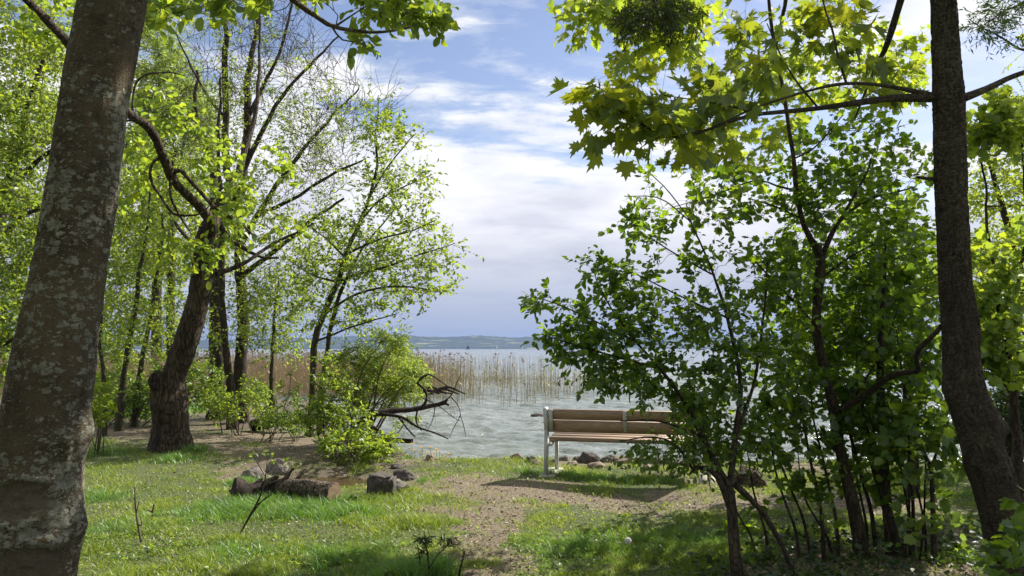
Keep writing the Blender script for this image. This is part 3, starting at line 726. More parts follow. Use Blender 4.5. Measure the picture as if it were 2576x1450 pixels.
# ---- big lichen-covered trunk, left foreground
def big_trunk(name, label, edges, d, base, top, mt, scars=(), bulges=(), group=None, sides=128, dz=.011, amp=.022, fine=.35):
    e = np.array(edges, float); zl = at(e[:, 0] * 0 + CX, e[:, 0], d)[:, 2]
    xl = at(e[:, 1], e[:, 0], d)[:, 0]; xr = at(e[:, 2], e[:, 0], d)[:, 0]
    o = np.argsort(zl); zl, xl, xr = zl[o], xl[o], xr[o]; xm = (xl + xr) / 2; xh = (xr - xl) / 2 * d / np.hypot(xm, d); xl, xr = xm - xh, xm + xh
    zl = np.concatenate([[base[0]], zl, [t_[0] for t_ in top]]); c = np.concatenate([[base[1]], (xl + xr) / 2, [t_[1] for t_ in top]]); rr = np.concatenate([[base[2]], (xr - xl) / 2, [t_[2] for t_ in top]])
    zz = np.arange(base[0], zl[-1], dz)
    def sm(v):
        k = np.interp(zz, zl, v); w_ = 15; ker = np.hanning(w_ + 2)[1:-1]; ker /= ker.sum(); return np.convolve(np.pad(k, w_ // 2, 'edge'), ker, 'valid')
    cc, r_ = sm(c), sm(rr)
    a = np.arange(sides) / sides * 2 * math.pi
    Zt = np.repeat(zz[:, None], sides, 1); A = np.repeat(a[None], len(zz), 0)
    dsp = amp * (fbm(np.cos(A) * 1.5 + 5, np.sin(A) * 1.5 + Zt * 1.3, 4, 3) - .5) + fine * amp * (fbm(np.cos(A) * 7 + 5, np.sin(A) * 7 + Zt * 6, 3, 5) - .5) - fine * .6 * amp * (1 - np.abs(fbm(np.cos(A) * 9 + 5, np.sin(A) * 9 + Zt * 14, 3, 6) - .5) * 6).clip(0, 1)
    Rr = r_[:, None] + dsp
    Xp = cc[:, None] + Rr * np.cos(A); Yp = d + Rr * np.sin(A)
    scar = np.zeros_like(Xp)
    for px, py, rx, ry in scars:
        q = at(px, py, d); kx, kz = rx / F * d, ry / F * d
        fr = np.clip(-np.sin(A), 0, 1)
        e_ = np.sqrt(((Xp - q[0]) / kx) ** 2 + ((Zt - q[2]) / kz) ** 2) + .45 * (fbm(Xp * 9, Zt * 9, 4, 8) - .5)
        front = fr > .25
        inn = (1 - sstep(.70, 1.0, e_)) * sstep(.25, .5, fr); rim = np.exp(-((e_ - 1.08) / .18) ** 2) * sstep(.25, .5, fr)
        scar = np.maximum(scar, inn); disp = .015 * rim - .006 * inn - .012 * np.exp(-(e_ / .16) ** 2)
        Xp += disp * np.cos(A); Yp += disp * np.sin(A)
    for px, py, rad, h_ in bulges:
        q = at(px, py, d); rad = rad / F * d; h_ = h_ / F * d
        dd = np.hypot(Xp - q[0], (Zt - q[2])) ; k = np.exp(-(dd / rad) ** 2) * (np.abs(np.sin(A)) < .98)
        k = k * np.where(np.sin(A) < .5, 1, .2)
        Xp += h_ * k * np.cos(A); Yp += h_ * k * np.sin(A)
    V = np.stack([Xp, Yp, Zt], -1).reshape(-1, 3)
    b0 = (np.arange(len(zz) - 1) * sides)[:, None]; j = np.arange(sides); j2 = (j + 1) % sides
    Fq = np.stack([b0 + j, b0 + j2, b0 + j2 + sides, b0 + j + sides], -1).reshape(-1, 4)
    return V, Fq, scar.ravel(), (zz, cc, r_)

def add_trunk(pl, tr, d, step=6):
    zz, cc, r_ = tr; Q = np.stack([cc, np.full_like(cc, d), zz], -1)[::step]
    pl.NP.append(Q); pl.NT_.append(nrm(np.gradient(Q, axis=0))); pl.NR.append(r_[::step])

DL = 3.0
V, Fq, sc, tr = big_trunk('l', '', [(0, 197, 372), (250, 145, 328), (500, 111, 300), (700, 75, 266), (875, 32, 246), (960, 15, 238), (1025, 0, 232), (1080, -12, 236), (1150, -25, 219), (1225, -35, 212), (1325, -42, 218), (1400, -45, 205), (1450, -48, 192)],
                          DL, (-.1, at(70, 1800, DL)[0], .26), [(4.2, at(345, -500, DL)[0], .12), (5.6, at(400, -1400, DL)[0], .09), (7.2, at(420, -1900, DL)[0], .045)], 'bark_lichen',
                          scars=((105, 1243, 74, 52), (118, 1412, 92, 60)), bulges=((236, 1090, 45, 12), (222, 1325, 30, 16), (165, 930, 40, 10), (60, 1180, 50, 6)))
P_left = Plant(101); add_trunk(P_left, tr, DL)
# limb over the top of the view, dipping into it
q0 = np.array([at(345, -500, DL)[0], DL, 4.2])
P_left.limb([(*q0, .05), (*at(560, -180, 3.5), .035)] + LP((735, -2, 4.0, 15), (790, 38, 4.1, 13), (840, 68, 4.2, 11), (930, 82, 4.3, 8), (1010, 74, 4.4, 6), (1078, 55, 4.5, 3)), node=False, sides=8)
P2 = Plant(102)
for pl in (P2,):
    for ps in (((735, -2, 4.0, 15), (790, 38, 4.1, 13), (840, 68, 4.2, 11), (930, 82, 4.3, 8), (1010, 74, 4.4, 6), (1078, 55, 4.5, 3)), ((835, 66, 4.2, 7), (860, 100, 4.2, 4), (905, 108, 4.25, 3), (918, 118, 4.3, 2)), ((1000, 74, 4.4, 5), (1040, 40, 4.45, 3), (1085, 12, 4.5, 2)), ((845, 66, 4.2, 7), (900, 30, 4.3, 4), (960, -10, 4.4, 3))):
        pl.limb(LP(*ps), wob=.02, sides=6)
P_left.trunk.add(P2.trunk.verts(), P2.trunk.faces()[0])
Q, D = P2.grow(blob(P2.r, [(960, 20, 90, 30, 4.2, 4.7, 18), (1060, 20, 45, 40, 4.2, 4.7, 16), (1075, 62, 20, 12, 4.4, 4.6, 4), (915, 108, 12, 12, 4.2, 4.4, 3), (640, 2, 100, 18, 3.8, 4.6, 12), (500, 8, 120, 25, 3.8, 4.6, 22), (420, 30, 35, 20, 3.8, 4.4, 6), (930, -25, 160, 30, 4.2, 5, 16)]), lag=.6)
P2.spray(Q, D, n=3, ln=.13, m=5, leaf='oval', size=.062, ldroop=.55, lup=.5, r=.0014)
P_left.br += P2.br; P_left.tw += P2.tw; P_left.lv = P2.lv
# canopy above the frame
Q, D = P_left.grow(np.stack([P_left.r.uniform(-3.6, -.2, 30), P_left.r.uniform(1.5, 5.0, 30), P_left.r.uniform(4.6, 6.8, 30)], -1))
P_left.spray(Q, D, n=4, ln=.4, m=8, leaf='diamond', size=.09)
tl = P_left.finish('lichen_tree', 'thick leaning tree trunk blotched with pale lichen, with an oval branch scar near the ground', 'tree', 'bark_lichen', 'fresh', loc=(tr[1][0], DL, 0), twig='bark_dark', tname='limb')
o = mesh_np('trunk', V, Fq, M['bark_lichen'], smooth=True, parent=tl, attrs={'scar': sc})

# ---- brown trunk and maple boughs, right foreground
DR = 4.8
V, Fq, sc, tr = big_trunk('r', '', [(0, 2338, 2407), (250, 2342, 2428), (500, 2352, 2434), (725, 2361, 2447), (825, 2366, 2466), (950, 2367, 2476), (1025, 2382, 2494), (1075, 2398, 2512), (1120, 2410, 2526), (1175, 2427, 2552), (1275, 2457, 2578), (1425, 2487, 2612), (1500, 2500, 2640)],
                          DR, (-.12, at(2580, 1600, DR)[0], .20), [(4.4, at(2330, -300, DR)[0], .082), (6.2, at(2310, -900, DR)[0], .06), (7.6, at(2290, -1500, DR)[0], .03)], 'bark_fleck',
                          scars=(), bulges=((2370, 985, 26, 10), (2505, 1072, 26, 24), (2480, 1030, 30, 8), (2440, 1180, 30, 6), (2384, 248, 22, 6), (2350, 450, 14, 5), (2470, 900, 60, -6)), amp=.022, fine=.7)
P_r = Plant(201); add_trunk(P_r, tr, DR)
boughs = [
 ((2350, 246, 4.8, 26), (2240, 248, 4.75, 19), (2150, 260, 4.7, 16), (2050, 274, 4.65, 13), (1960, 283, 4.6, 12), (1900, 290, 4.6, 10), (1830, 308, 4.55, 9), (1760, 334, 4.5, 8), (1700, 346, 4.5, 7), (1650, 335, 4.5, 6), (1600, 303, 4.45, 5), (1555, 275, 4.4, 4), (1520, 240, 4.4, 3)),
 ((2345, 240, 4.8, 16), (2230, 217, 4.7, 10), (2130, 211, 4.6, 9), (2040, 228, 4.5, 7), (1960, 252, 4.45, 6), (1880, 280, 4.4, 5), (1800, 320, 4.4, 4), (1730, 338, 4.4, 3)),
 ((2130, 211, 4.6, 7), (2110, 150, 4.7, 6), (2095, 80, 4.8, 6), (2075, 20, 4.9, 5), (2060, -60, 5, 4)),
 ((1900, 290, 4.6, 6), (1850, 270, 4.6, 5), (1780, 258, 4.55, 4), (1700, 245, 4.5, 3), (1640, 238, 4.5, 3)),
 ((2426, 246, 4.8, 22), (2480, 225, 4.8, 17), (2540, 196, 4.8, 14), (2600, 172, 4.8, 12), (2760, 90, 4.9, 8)),
 ((2060, 274, 4.65, 6), (2000, 200, 4.7, 5), (1960, 130, 4.8, 4), (1930, 60, 4.8, 3)),
 ((2350, 450, 4.8, 10), (2330, 449, 4.75, 9), (2310, 446, 4.7, 8)),
]
for bs in boughs: P_r.limb(LP(*bs), wob=.015, sides=8)
top1 = [(*[at(2330, -300, DR)[0], DR, 4.4], .05), (*at(2290, -80, 5.0), .03), (*at(2232, 110, 5.2), .022), (*at(2200, 175, 5.3), .012), (*at(2150, 300, 5.3), .006)]
P_r.limb(top1, sides=8)
P_r.limb([(at(2330, -300, DR)[0], DR, 4.4, .05), (*at(1950, -500, 6.0), .04), (*at(1750, -200, 7.2), .03), (*at(1660, -20, 8.0), .018), (*at(1640, 60, 8.2), .008)], sides=7, wob=.1)
P_r.limb([(at(2315, -700, DR)[0], DR, 5.4, .05), (*at(2100, -500, 6.6), .04), (*at(2000, -100, 8.0), .03), (*at(1950, 120, 8.8), .015), (*at(1900, 280, 9), .006)], sides=7, wob=.1)
near = blob(P_r.r, [(1500, 255, 28, 30, 4.35, 4.5, 4), (1560, 310, 40, 20, 4.4, 4.6, 3), (1535, 235, 45, 25, 4.3, 4.6, 6), (1600, 275, 55, 25, 4.35, 4.7, 7), (1700, 285, 80, 35, 4.35, 4.8, 12), (1690, 345, 60, 20, 4.35, 4.7, 6), (1640, 215, 40, 15, 4.3, 4.8, 3), (1790, 235, 80, 40, 4.3, 4.9, 11), (1800, 330, 60, 20, 4.5, 4.9, 3),
   (1880, 90, 50, 50, 4.6, 5.4, 6), (2060, 50, 110, 60, 4.7, 5.4, 10), (2120, 120, 80, 60, 4.6, 5.2, 5), (1960, 190, 80, 60, 4.5, 5.2, 8), (2180, 230, 110, 45, 4.7, 5.6, 6)])
pm = P_r
Q, D = pm.grow(near, lag=.5, rfac=.004, rmin=.0015)
pm.spray(Q, D, n=2, ln=.15, m=4, leaf='maple', size=.108, ldroop=.5, lup=.8, r=.0013, petiole=.05, lk=.68, spread=1.0)
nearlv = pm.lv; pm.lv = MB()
far = blob(pm.r, [(1540, 30, 110, 40, 8, 9, 9), (1640, 60, 110, 60, 8, 9.2, 10), (1560, 15, 90, 30, 8, 9, 11), (1480, 5, 40, 10, 8, 9, 3), (1650, 80, 75, 60, 8, 9.2, 15), (1580, 125, 25, 16, 8, 8.6, 2), (1740, 50, 40, 45, 8, 9, 7), (1700, 125, 40, 25, 8, 9, 4),
   (2010, 190, 110, 50, 8, 10, 14), (2180, 170, 120, 90, 8, 10, 18), (1830, 320, 60, 40, 8, 9, 6), (1790, 390, 35, 35, 8, 9, 4), (1720, 320, 50, 25, 8, 9, 4), (1920, 330, 60, 30, 8, 9.5, 5), (2080, 30, 140, 50, 8, 10, 6), (1880, 400, 50, 30, 8, 9, 3)])
Q, D = pm.grow(far, lag=.6)
pm.spray(Q, D, n=5, ln=.34, m=6, leaf='maple', size=.098, ldroop=.5, lup=.8, r=.0016, lk=.9, spread=.9, petiole=.04)
# canopy out of the frame that shades the bank
hi = np.stack([pm.r.uniform(.4, 4.4, 55), pm.r.uniform(3.2, 8.0, 55), pm.r.uniform(4.4, 7.4, 55)], -1)
k_ = 60; z0 = pm.r.uniform(1.55, 3.4, k_); z0 = z0[(z0 < 2.2) | (z0 > 2.55)][:12]; k_ = len(z0); tt_ = pm.r.uniform(3.6, 6.5, k_)  # unseen leaf clusters added along the sun's rays to shade the lichen trunk
hi = np.concatenate([hi, np.stack([-1.75 + (z0 - 1) * .12 + .587 * tt_, DL + .492 * tt_, z0 + .643 * tt_], -1) + pm.r.normal(size=(k_, 3)) * .14])
hi = hi[hi[:, 2] > EYE + .52 * hi[:, 1]]
Q, D = pm.grow(hi, lag=.6)
pm.spray(Q, D, n=4, ln=.4, m=6, leaf='maple', size=.13, lup=.9, r=.0016)
tr_ = pm.finish('maple_tree', 'tall dark brown trunk with a burl low down and long maple boughs reaching left', 'tree', 'bark_fleck', 'maple_far', loc=(tr[1][0], DR, 0), twig='bark_dark', tname='bough', cname='crown')
mesh_np('trunk', V, Fq, M['bark_fleck'], smooth=True, parent=tr_, attrs={'scar': sc})
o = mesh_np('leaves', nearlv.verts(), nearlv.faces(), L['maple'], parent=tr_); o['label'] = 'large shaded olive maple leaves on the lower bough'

# ---- crooked hollow tree
P = Plant(301)
c0 = [root(432, 1135, 12.2, 112), *LP((432, 1090, 12.2, 88), (428, 1040, 12.2, 86), (426, 990, 12.2, 84), (440, 940, 12.2, 60), (462, 880, 12.2, 60), (487, 800, 12.2, 56), (505, 725, 12.2, 54), (514, 650, 12.2, 56), (520, 590, 12.2, 50), (540, 540, 12.3, 34), (575, 480, 12.5, 30), (600, 440, 12.7, 26))]
P.limb(c0, sides=22, wob=.03, bumpy=.05)
P.limb([root(400, 1125, 12.2, 60), *LP((405, 1060, 12.15, 40), (402, 1000, 12.1, 42), (398, 975, 12.1, 40), (402, 955, 12.1, 24))], sides=14, node=False, bumpy=.1)
P.limb(LP((520, 600, 12.2, 40), (530, 560, 12.0, 28), (500, 520, 11.8, 24), (455, 475, 11.5, 22), (430, 438, 11.3, 24), (412, 395, 11.0, 22), (398, 355, 10.8, 22), (375, 318, 10.6, 24), (330, 290, 10.3, 22), (260, 220, 9.8, 24), (178, 118, 9.1, 25), (120, 50, 8.6, 22), (70, 10, 8.2, 19), (0, -60, 7.8, 12)), sides=10, wob=.12, bumpy=.1)
for ps in (((430, 440, 11.3, 15), (455, 430, 11.3, 11), (500, 480, 11.3, 10), (545, 530, 11.3, 9), (600, 560, 11.3, 8), (640, 590, 11.3, 5)),
           ((412, 395, 11, 10), (385, 410, 10.9, 8), (380, 450, 10.8, 8), (400, 490, 10.7, 7), (440, 540, 10.7, 7), (500, 540, 10.8, 5), (525, 520, 10.8, 3)),
           ((430, 440, 11.3, 10), (432, 500, 11.2, 7), (455, 560, 11.2, 6), (470, 580, 11.2, 3)), ((330, 290, 10.4, 8), (350, 200, 10.4, 5), (420, 180, 10.5, 4), (470, 190, 10.6, 2)),
           ((540, 545, 12.3, 18), (580, 600, 12.6, 13), (640, 640, 13, 8), (700, 650, 13.3, 5)), ((545, 690, 12.3, 14), (620, 660, 12.6, 10), (700, 610, 13, 8), (790, 560, 13.3, 4)),
           ((600, 440, 12.7, 20), (615, 380, 12.9, 16), (640, 300, 13.2, 12), (650, 200, 13.5, 9), (655, 60, 14, 6), (650, -60, 14, 4))):
    P.limb(LP(*ps), wob=.12, sides=7, bumpy=.1)
Q, D = P.grow(blob(P.r, [(385, 260, 50, 30, 10.8, 11.6, 8), (470, 320, 60, 40, 11.2, 12.2, 12), (370, 380, 40, 60, 11, 11.8, 12), (540, 400, 70, 40, 11.2, 12.4, 12), (560, 490, 60, 40, 10.8, 12, 12), (700, 420, 60, 50, 11, 12.5, 8), (600, 540, 55, 30, 10.8, 11.8, 14), (520, 640, 50, 40, 11, 11.8, 8), (350, 480, 40, 60, 10.8, 11.6, 9), (100, 60, 110, 80, 9.4, 10.2, 14), (720, 570, 60, 30, 11.5, 13, 8), (450, 600, 50, 40, 10.8, 11.6, 7), (250, 40, 60, 60, 9, 10, 6)]), lag=.5, rfac=.004)
P.spray(Q, D, n=3, ln=.30, m=5, leaf='oval', size=.112, ldroop=.55, lup=.5, droop=.25, r=.003, lk=.85)
P.finish('crooked_tree', 'crooked dark tree with a hollow burl at its foot and drooping lime green boughs', 'tree', 'bark_rough', 'lime', twig='bark_dark')
b = MB(); Vv, Ff = rock_mesh(at(394, 958, 12.02), (.13, .12, .17), 61, .9); b.add(Vv, Ff)
cr = bpy.data.objects['crooked_tree']; mesh_np('burl', b.verts(), b.faces(), M['bark_rough'], smooth=True, parent=cr)
V1, F1 = tubes(spline(at([388, 392, 398], [960, 968, 985], [11.9, 11.91, 11.93]), 8)[None], np.array([[.012, .03, .042, .045, .042, .035, .022, .01]]), 10); mesh_np('hollow', V1, F1, M['dead_wood'], smooth=True, parent=cr)

# ---- tall bare-branched trees behind
def bare_tree(name, label, stems, blobs, seed, leafy=0, size=.055, n=4, ln=.8, group=None, sub=None, leafm='fresh'):
    P = Plant(seed)
    for s_ in stems:
        pts = LP(*s_[1:]) if s_[0] == 'r' else LP(*s_)
        if s_[0] == 'r': a = s_[1]; pts = [root(a[0], a[1] + 30, a[2], a[3] * 1.25)] + pts
        P.limb(pts, wob=.15, sides=9)
    Q, D = P.grow(blob(P.r, [(*b_[:6], int(b_[6] * 1.7)) for b_ in blobs]), lag=1.1, K=10, rfac=.010, rmin=.007)
    P.spray(Q, D, n=n, ln=ln, m=leafy, leaf='diamond', size=size, r=.006, up=.3, spread=.6, droop=-.05, K=7, lk=.5, curve=.55)
    if sub:
        Q, D = P.grow(blob(P.r, sub), lag=.8, rfac=.005, rmin=.003)
        P.spray(Q, D, n=5, ln=.55, m=9, leaf='diamond', size=size * 1.25, r=.003, lk=.85)
    return P.finish(name, label, 'tree', 'bark_dark', leafm, twig='twig', group=group)
bare_tree('tall_tree', 'tall many-stemmed tree with mostly bare fanning branches behind the crooked tree', [
   ('r', (600, 1020, 17, 44), (603, 950, 17, 34), (608, 880, 17, 30), (612, 800, 17, 28), (606, 700, 17, 26), (600, 600, 17, 26), (590, 500, 17, 32), (612, 430, 17, 26), (622, 300, 17, 20), (620, 200, 17.2, 16), (640, 100, 17.4, 13), (660, -40, 17.6, 10)),
   ((590, 500, 17, 22), (570, 420, 17, 18), (568, 300, 17, 17), (568, 150, 17, 15), (570, 40, 17, 12), (575, -60, 17, 10)),
   ((600, 620, 17, 20), (650, 540, 17, 14), (700, 460, 17, 12), (760, 380, 17, 10), (830, 300, 17.3, 7), (900, 225, 17.5, 4)),
   ((612, 430, 17, 16), (660, 330, 17, 12), (720, 230, 17, 9), (790, 150, 17, 7), (850, 90, 17, 4)),
   ((622, 300, 17, 12), (680, 180, 17, 9), (720, 80, 17, 7), (740, -20, 17, 5)),
   ((650, 540, 17, 12), (740, 500, 17, 9), (830, 440, 17, 7), (920, 400, 17, 4)),
   ((600, 700, 17, 16), (680, 640, 16.8, 12), (780, 560, 16.6, 9), (860, 500, 16.5, 6)), ((568, 300, 17, 9), (520, 240, 17, 7), (470, 150, 17, 5), (440, 80, 17, 3))],
   [(760, 230, 140, 110, 16, 18, 70), (840, 330, 90, 80, 16, 18, 40), (700, 120, 110, 110, 16, 18, 50), (780, 440, 110, 60, 16, 18, 40), (540, 100, 110, 80, 16, 18, 22), (930, 260, 60, 50, 16.5, 17.5, 12), (650, 50, 90, 60, 16, 18, 20)], 401, leafy=0, n=2, ln=.62,
   sub=[(600, 330, 70, 70, 16, 17.6, 16), (720, 330, 60, 60, 16, 17.6, 14), (700, 700, 120, 60, 15.6, 17, 26), (560, 60, 70, 60, 16, 17.5, 14), (640, 820, 60, 60, 16, 17, 12), (850, 300, 25, 40, 16, 17, 5), (660, 560, 80, 70, 15.6, 17, 22), (700, 820, 60, 60, 16, 17, 12), (800, 540, 60, 60, 16, 17, 16), (640, 480, 60, 50, 16, 17, 14), (700, 200, 90, 90, 16, 17.6, 16), (800, 400, 90, 80, 16, 17.6, 22), (620, 120, 80, 60, 16, 17, 10), (760, 640, 80, 60, 15.6, 17, 18), (780, 280, 90, 70, 16, 17.6, 14), (580, 200, 60, 80, 16, 17, 12)])
bare_tree('tall_tree', 'slim straight tree with a pale upright trunk just right of the crooked tree', [
   ('r', (585, 1015, 15.5, 26), (578, 950, 15.5, 20), (566, 870, 15.5, 18), (560, 780, 15.5, 17), (556, 660, 15.5, 15), (560, 560, 15.5, 13), (552, 440, 15.5, 10), (548, 330, 15.6, 8), (556, 200, 15.8, 6)),
   ('r', (548, 990, 18, 46), (548, 900, 18, 42), (546, 800, 18, 38), (545, 700, 18, 34), (540, 560, 18, 26), (535, 420, 18, 20), (500, 300, 18, 12), (495, 180, 18, 7)),
   ((546, 700, 18, 16), (500, 640, 18, 12), (440, 560, 18, 8))],
   [(520, 260, 100, 110, 15.5, 18, 26)], 402, leafy=0, n=3, ln=.6,
   sub=[(560, 620, 60, 90, 15, 17, 22), (500, 420, 90, 90, 16, 18.5, 24), (560, 300, 70, 80, 15.5, 17, 12), (560, 800, 50, 80, 15, 16.5, 14), (490, 760, 60, 90, 16, 18, 14)])

# ---- leafy trees and saplings of the left
def leafy(name, label, stems, blobs, seed, leafm='fresh', bark='bark_green', n=5, ln=.42, m=8, size=.07, leaf='diamond', r=.0028, twig=None, cat='tree', group=None, K=8, rfac=.0052, wob=.1, **kw):
    P = Plant(seed)
    for s_ in stems:
        if s_[0] == 'r': a = s_[1]; pts = [root(a[0], a[1], a[2], a[3] * 1.2)] + LP(*s_[2:])
        else: pts = LP(*s_)
        P.limb(pts, wob=wob, sides=8)
    if blobs:
        Q, D = P.grow(blob(P.r, blobs), K=K, rfac=rfac)
        P.spray(Q, D, n=n, ln=ln, m=m, leaf=leaf, size=size, r=r, **kw)
    return P.finish(name, label, cat, bark, leafm, twig=twig or 'twig', group=group)

leafy('leaning_tree', 'slender twin-stemmed tree leaning right over the water with fresh green leaves', [
   ('r', (776, 1095, 14.4, 20), (782, 1040, 14.4, 17), (788, 950, 14.4, 17), (792, 860, 14.4, 17), (815, 790, 14.4, 16), (850, 710, 14.4, 14), (870, 640, 14.4, 12), (905, 560, 14.4, 10), (932, 490, 14.4, 8), (948, 420, 14.4, 7), (946, 330, 14.4, 5), (950, 240, 14.4, 2)),
   ('r', (806, 1085, 14.7, 16), (808, 1000, 14.7, 14), (818, 920, 14.7, 13), (828, 850, 14.7, 12), (842, 790, 14.7, 11), (870, 700, 14.7, 9), (930, 600, 14.7, 5), (1000, 520, 14.7, 3)),
   ((850, 710, 14.4, 8), (900, 690, 14.2, 7), (980, 670, 14, 5), (1060, 640, 14, 4), (1150, 612, 14, 2)),
   ((815, 790, 14.4, 8), (900, 740, 14, 6), (1000, 720, 13.8, 5), (1110, 735, 13.7, 2)),
   ((905, 560, 14.4, 6), (960, 500, 14.4, 5), (1040, 460, 14.4, 3), (1085, 440, 14.4, 2)),
   ((932, 490, 14.4, 5), (990, 400, 14.4, 4), (1045, 335, 14.4, 2)), ((870, 640, 14.4, 7), (960, 600, 14.2, 5), (1040, 580, 14.1, 4), (1095, 555, 14, 2)),
   ((870, 650, 14.4, 6), (820, 600, 14.6, 4), (760, 560, 14.8, 3)), ((850, 710, 14.4, 6), (780, 690, 14.6, 4), (720, 650, 14.8, 3)), ((792, 860, 14.4, 6), (870, 830, 14.1, 5), (960, 800, 14, 3), (1000, 790, 14, 2))],
   [(950, 330, 38, 70, 13.9, 14.9, 22), (1015, 360, 30, 45, 14, 14.8, 9), (960, 470, 70, 60, 13.8, 15, 24), (1040, 470, 40, 40, 14, 14.8, 8), (950, 590, 110, 60, 13.6, 15, 40), (1060, 560, 34, 40, 13.8, 14.6, 8), (960, 690, 120, 50, 13.5, 15, 40), (1090, 650, 45, 30, 13.8, 14.4, 8), (1030, 735, 70, 28, 13.5, 14.4, 14), (850, 680, 90, 70, 13.8, 15.2, 26), (900, 800, 110, 35, 13.5, 15, 26), (780, 600, 80, 60, 14, 15.4, 18), (770, 740, 80, 50, 14, 15.4, 20), (1125, 618, 20, 12, 13.9, 14.2, 3), (1095, 738, 20, 8, 13.6, 13.9, 3)],
   501, n=4, ln=.5, m=9, size=.085, lk=.9, spread=.7, up=.25, twig='twig')
leafy('sapling', 'small sapling with a straight dark stem between the tall trees and the leaning tree', [('r', (683, 1020, 16, 13), (684, 940, 16, 11), (686, 860, 16, 9), (690, 780, 16, 6), (700, 700, 16, 3))],
   [(690, 760, 80, 60, 15.4, 16.6, 34), (660, 860, 60, 50, 15.4, 16.6, 20), (730, 860, 50, 40, 15.4, 16.6, 14), (640, 740, 50, 50, 15.4, 16.6, 14)], 502, n=4, ln=.4, m=8, size=.07)
leafy('sapling', 'dark leaning sapling stem between the lichen trunk and the crooked tree', [('r', (300, 1040, 15, 20), (310, 960, 15, 15), (325, 860, 15, 13), (340, 760, 15, 12), (352, 680, 15, 10), (372, 560, 15, 7), (380, 460, 15, 4))],
   [(340, 640, 70, 60, 14.2, 15.8, 26), (320, 760, 60, 60, 14.2, 15.8, 20), (360, 840, 60, 40, 14.4, 15.6, 14), (380, 500, 60, 60, 14, 15.6, 20), (290, 900, 40, 50, 14.4, 15.4, 10)], 503, n=4, ln=.4, m=8, size=.075)
leafy('sapling', 'dark leaning sapling stem behind and right of its twin near the crooked tree', [('r', (340, 1010, 16, 17), (352, 940, 16, 14), (370, 850, 16, 12), (385, 760, 16, 10), (400, 650, 16, 8), (410, 540, 16, 5))],
   [(410, 640, 50, 70, 15.4, 16.6, 22), (400, 800, 50, 50, 15.4, 16.6, 14), (430, 520, 50, 60, 15.4, 16.6, 14)], 504, n=4, ln=.4, m=8, size=.07)
leafy('sapling', 'thin sapling stem close beside the lichen-blotched trunk', [('r', (268, 1010, 14, 11), (262, 940, 14, 10), (250, 860, 14, 9), (258, 760, 14, 7), (270, 680, 14, 4))],
   [(275, 700, 40, 80, 13.4, 14.6, 16), (275, 860, 30, 60, 13.4, 14.6, 12)], 505, n=4, ln=.4, m=8, size=.075)
leafy('ivy_tree', 'upright leafy ivy-clad trunk behind the crooked tree, left of it', [('r', (430, 960, 19, 24), (430, 880, 19, 22), (428, 780, 19, 20), (432, 640, 19, 18), (436, 500, 19, 14), (440, 380, 19, 10))],
   [(430, 700, 25, 110, 18.6, 19.4, 30), (430, 860, 25, 60, 18.6, 19.4, 18), (440, 480, 60, 80, 18, 20, 26)], 506, n=5, ln=.3, m=8, size=.08)
# dense bright trees filling the far left
leafy('broad_tree', 'bright green broad tree filling the left edge behind the lichen trunk', [
   ('r', (-60, 1120, 9.5, 50), (-50, 900, 9.5, 40), (-30, 650, 9.6, 34), (20, 480, 9.8, 26), (60, 300, 10, 18), (110, 150, 10, 10)), ((-30, 650, 9.6, 20), (40, 560, 9.6, 13), (120, 520, 9.7, 9), (200, 500, 9.8, 5)), ((20, 480, 9.8, 16), (110, 395, 9.8, 12), (230, 330, 9.9, 8), (330, 300, 10, 5)), ((-50, 900, 9.5, 16), (20, 860, 9.4, 10), (90, 820, 9.4, 6))],
   [(60, 100, 130, 120, 9.8, 11.6, 100), (50, 330, 120, 120, 9.2, 11, 120), (40, 560, 110, 110, 8.8, 10.6, 100), (20, 760, 80, 110, 8.8, 10.4, 80), (0, 900, 50, 60, 8.8, 10, 30), (-120, 400, 100, 300, 8, 10, 50)], 507, leafm='fresh', n=5, ln=.42, m=9, size=.062, bark='bark_dark')
leafy('broad_tree', 'light green tree seen between the lichen trunk and the crooked tree, behind the saplings', [
   ('r', (200, 1060, 20, 40), (210, 900, 20, 34), (230, 700, 20, 28), (260, 500, 20, 20), (300, 300, 20, 12)), ((230, 700, 20, 14), (300, 600, 20, 10), (360, 520, 20, 6)), ((210, 900, 20, 14), (140, 780, 20, 10), (60, 640, 20, 7)), ((230, 700, 20, 14), (160, 500, 20, 10), (120, 300, 20, 6))],
   [(340, 480, 80, 110, 18.5, 21.5, 80), (330, 640, 80, 80, 18.5, 21.5, 60), (300, 780, 60, 70, 18.5, 21, 36), (290, 900, 60, 60, 18.5, 21, 22), (100, 300, 130, 200, 18, 22, 100), (60, 700, 120, 180, 18, 22, 100), (450, 560, 60, 90, 18.5, 21, 36)], 508, n=5, ln=.8, m=10, size=.105, r=.005, leafm='fresh')
leafy('willow_tree', 'pale grey-green willow rising behind the saplings at the upper left', [
   ('r', (395, 960, 34, 30), (395, 800, 34, 26), (392, 600, 34, 22), (395, 400, 34, 15), (400, 250, 34, 9), (405, 150, 34, 4)), ((392, 600, 34, 12), (350, 420, 34, 8), (340, 300, 34, 4)), ((392, 600, 34, 12), (450, 420, 34, 8), (470, 280, 34, 4))],
   [(400, 150, 45, 70, 32, 36, 34), (420, 260, 70, 90, 32, 36, 70), (370, 380, 60, 80, 32, 36, 36), (480, 320, 50, 80, 32, 36, 30), (470, 440, 60, 60, 32, 36, 20), (440, 620, 120, 100, 32, 36, 30)], 509, leafm='willow', leaf='narrow', n=7, ln=1.3, m=13, size=.26, r=.010, bark='bark_dark')

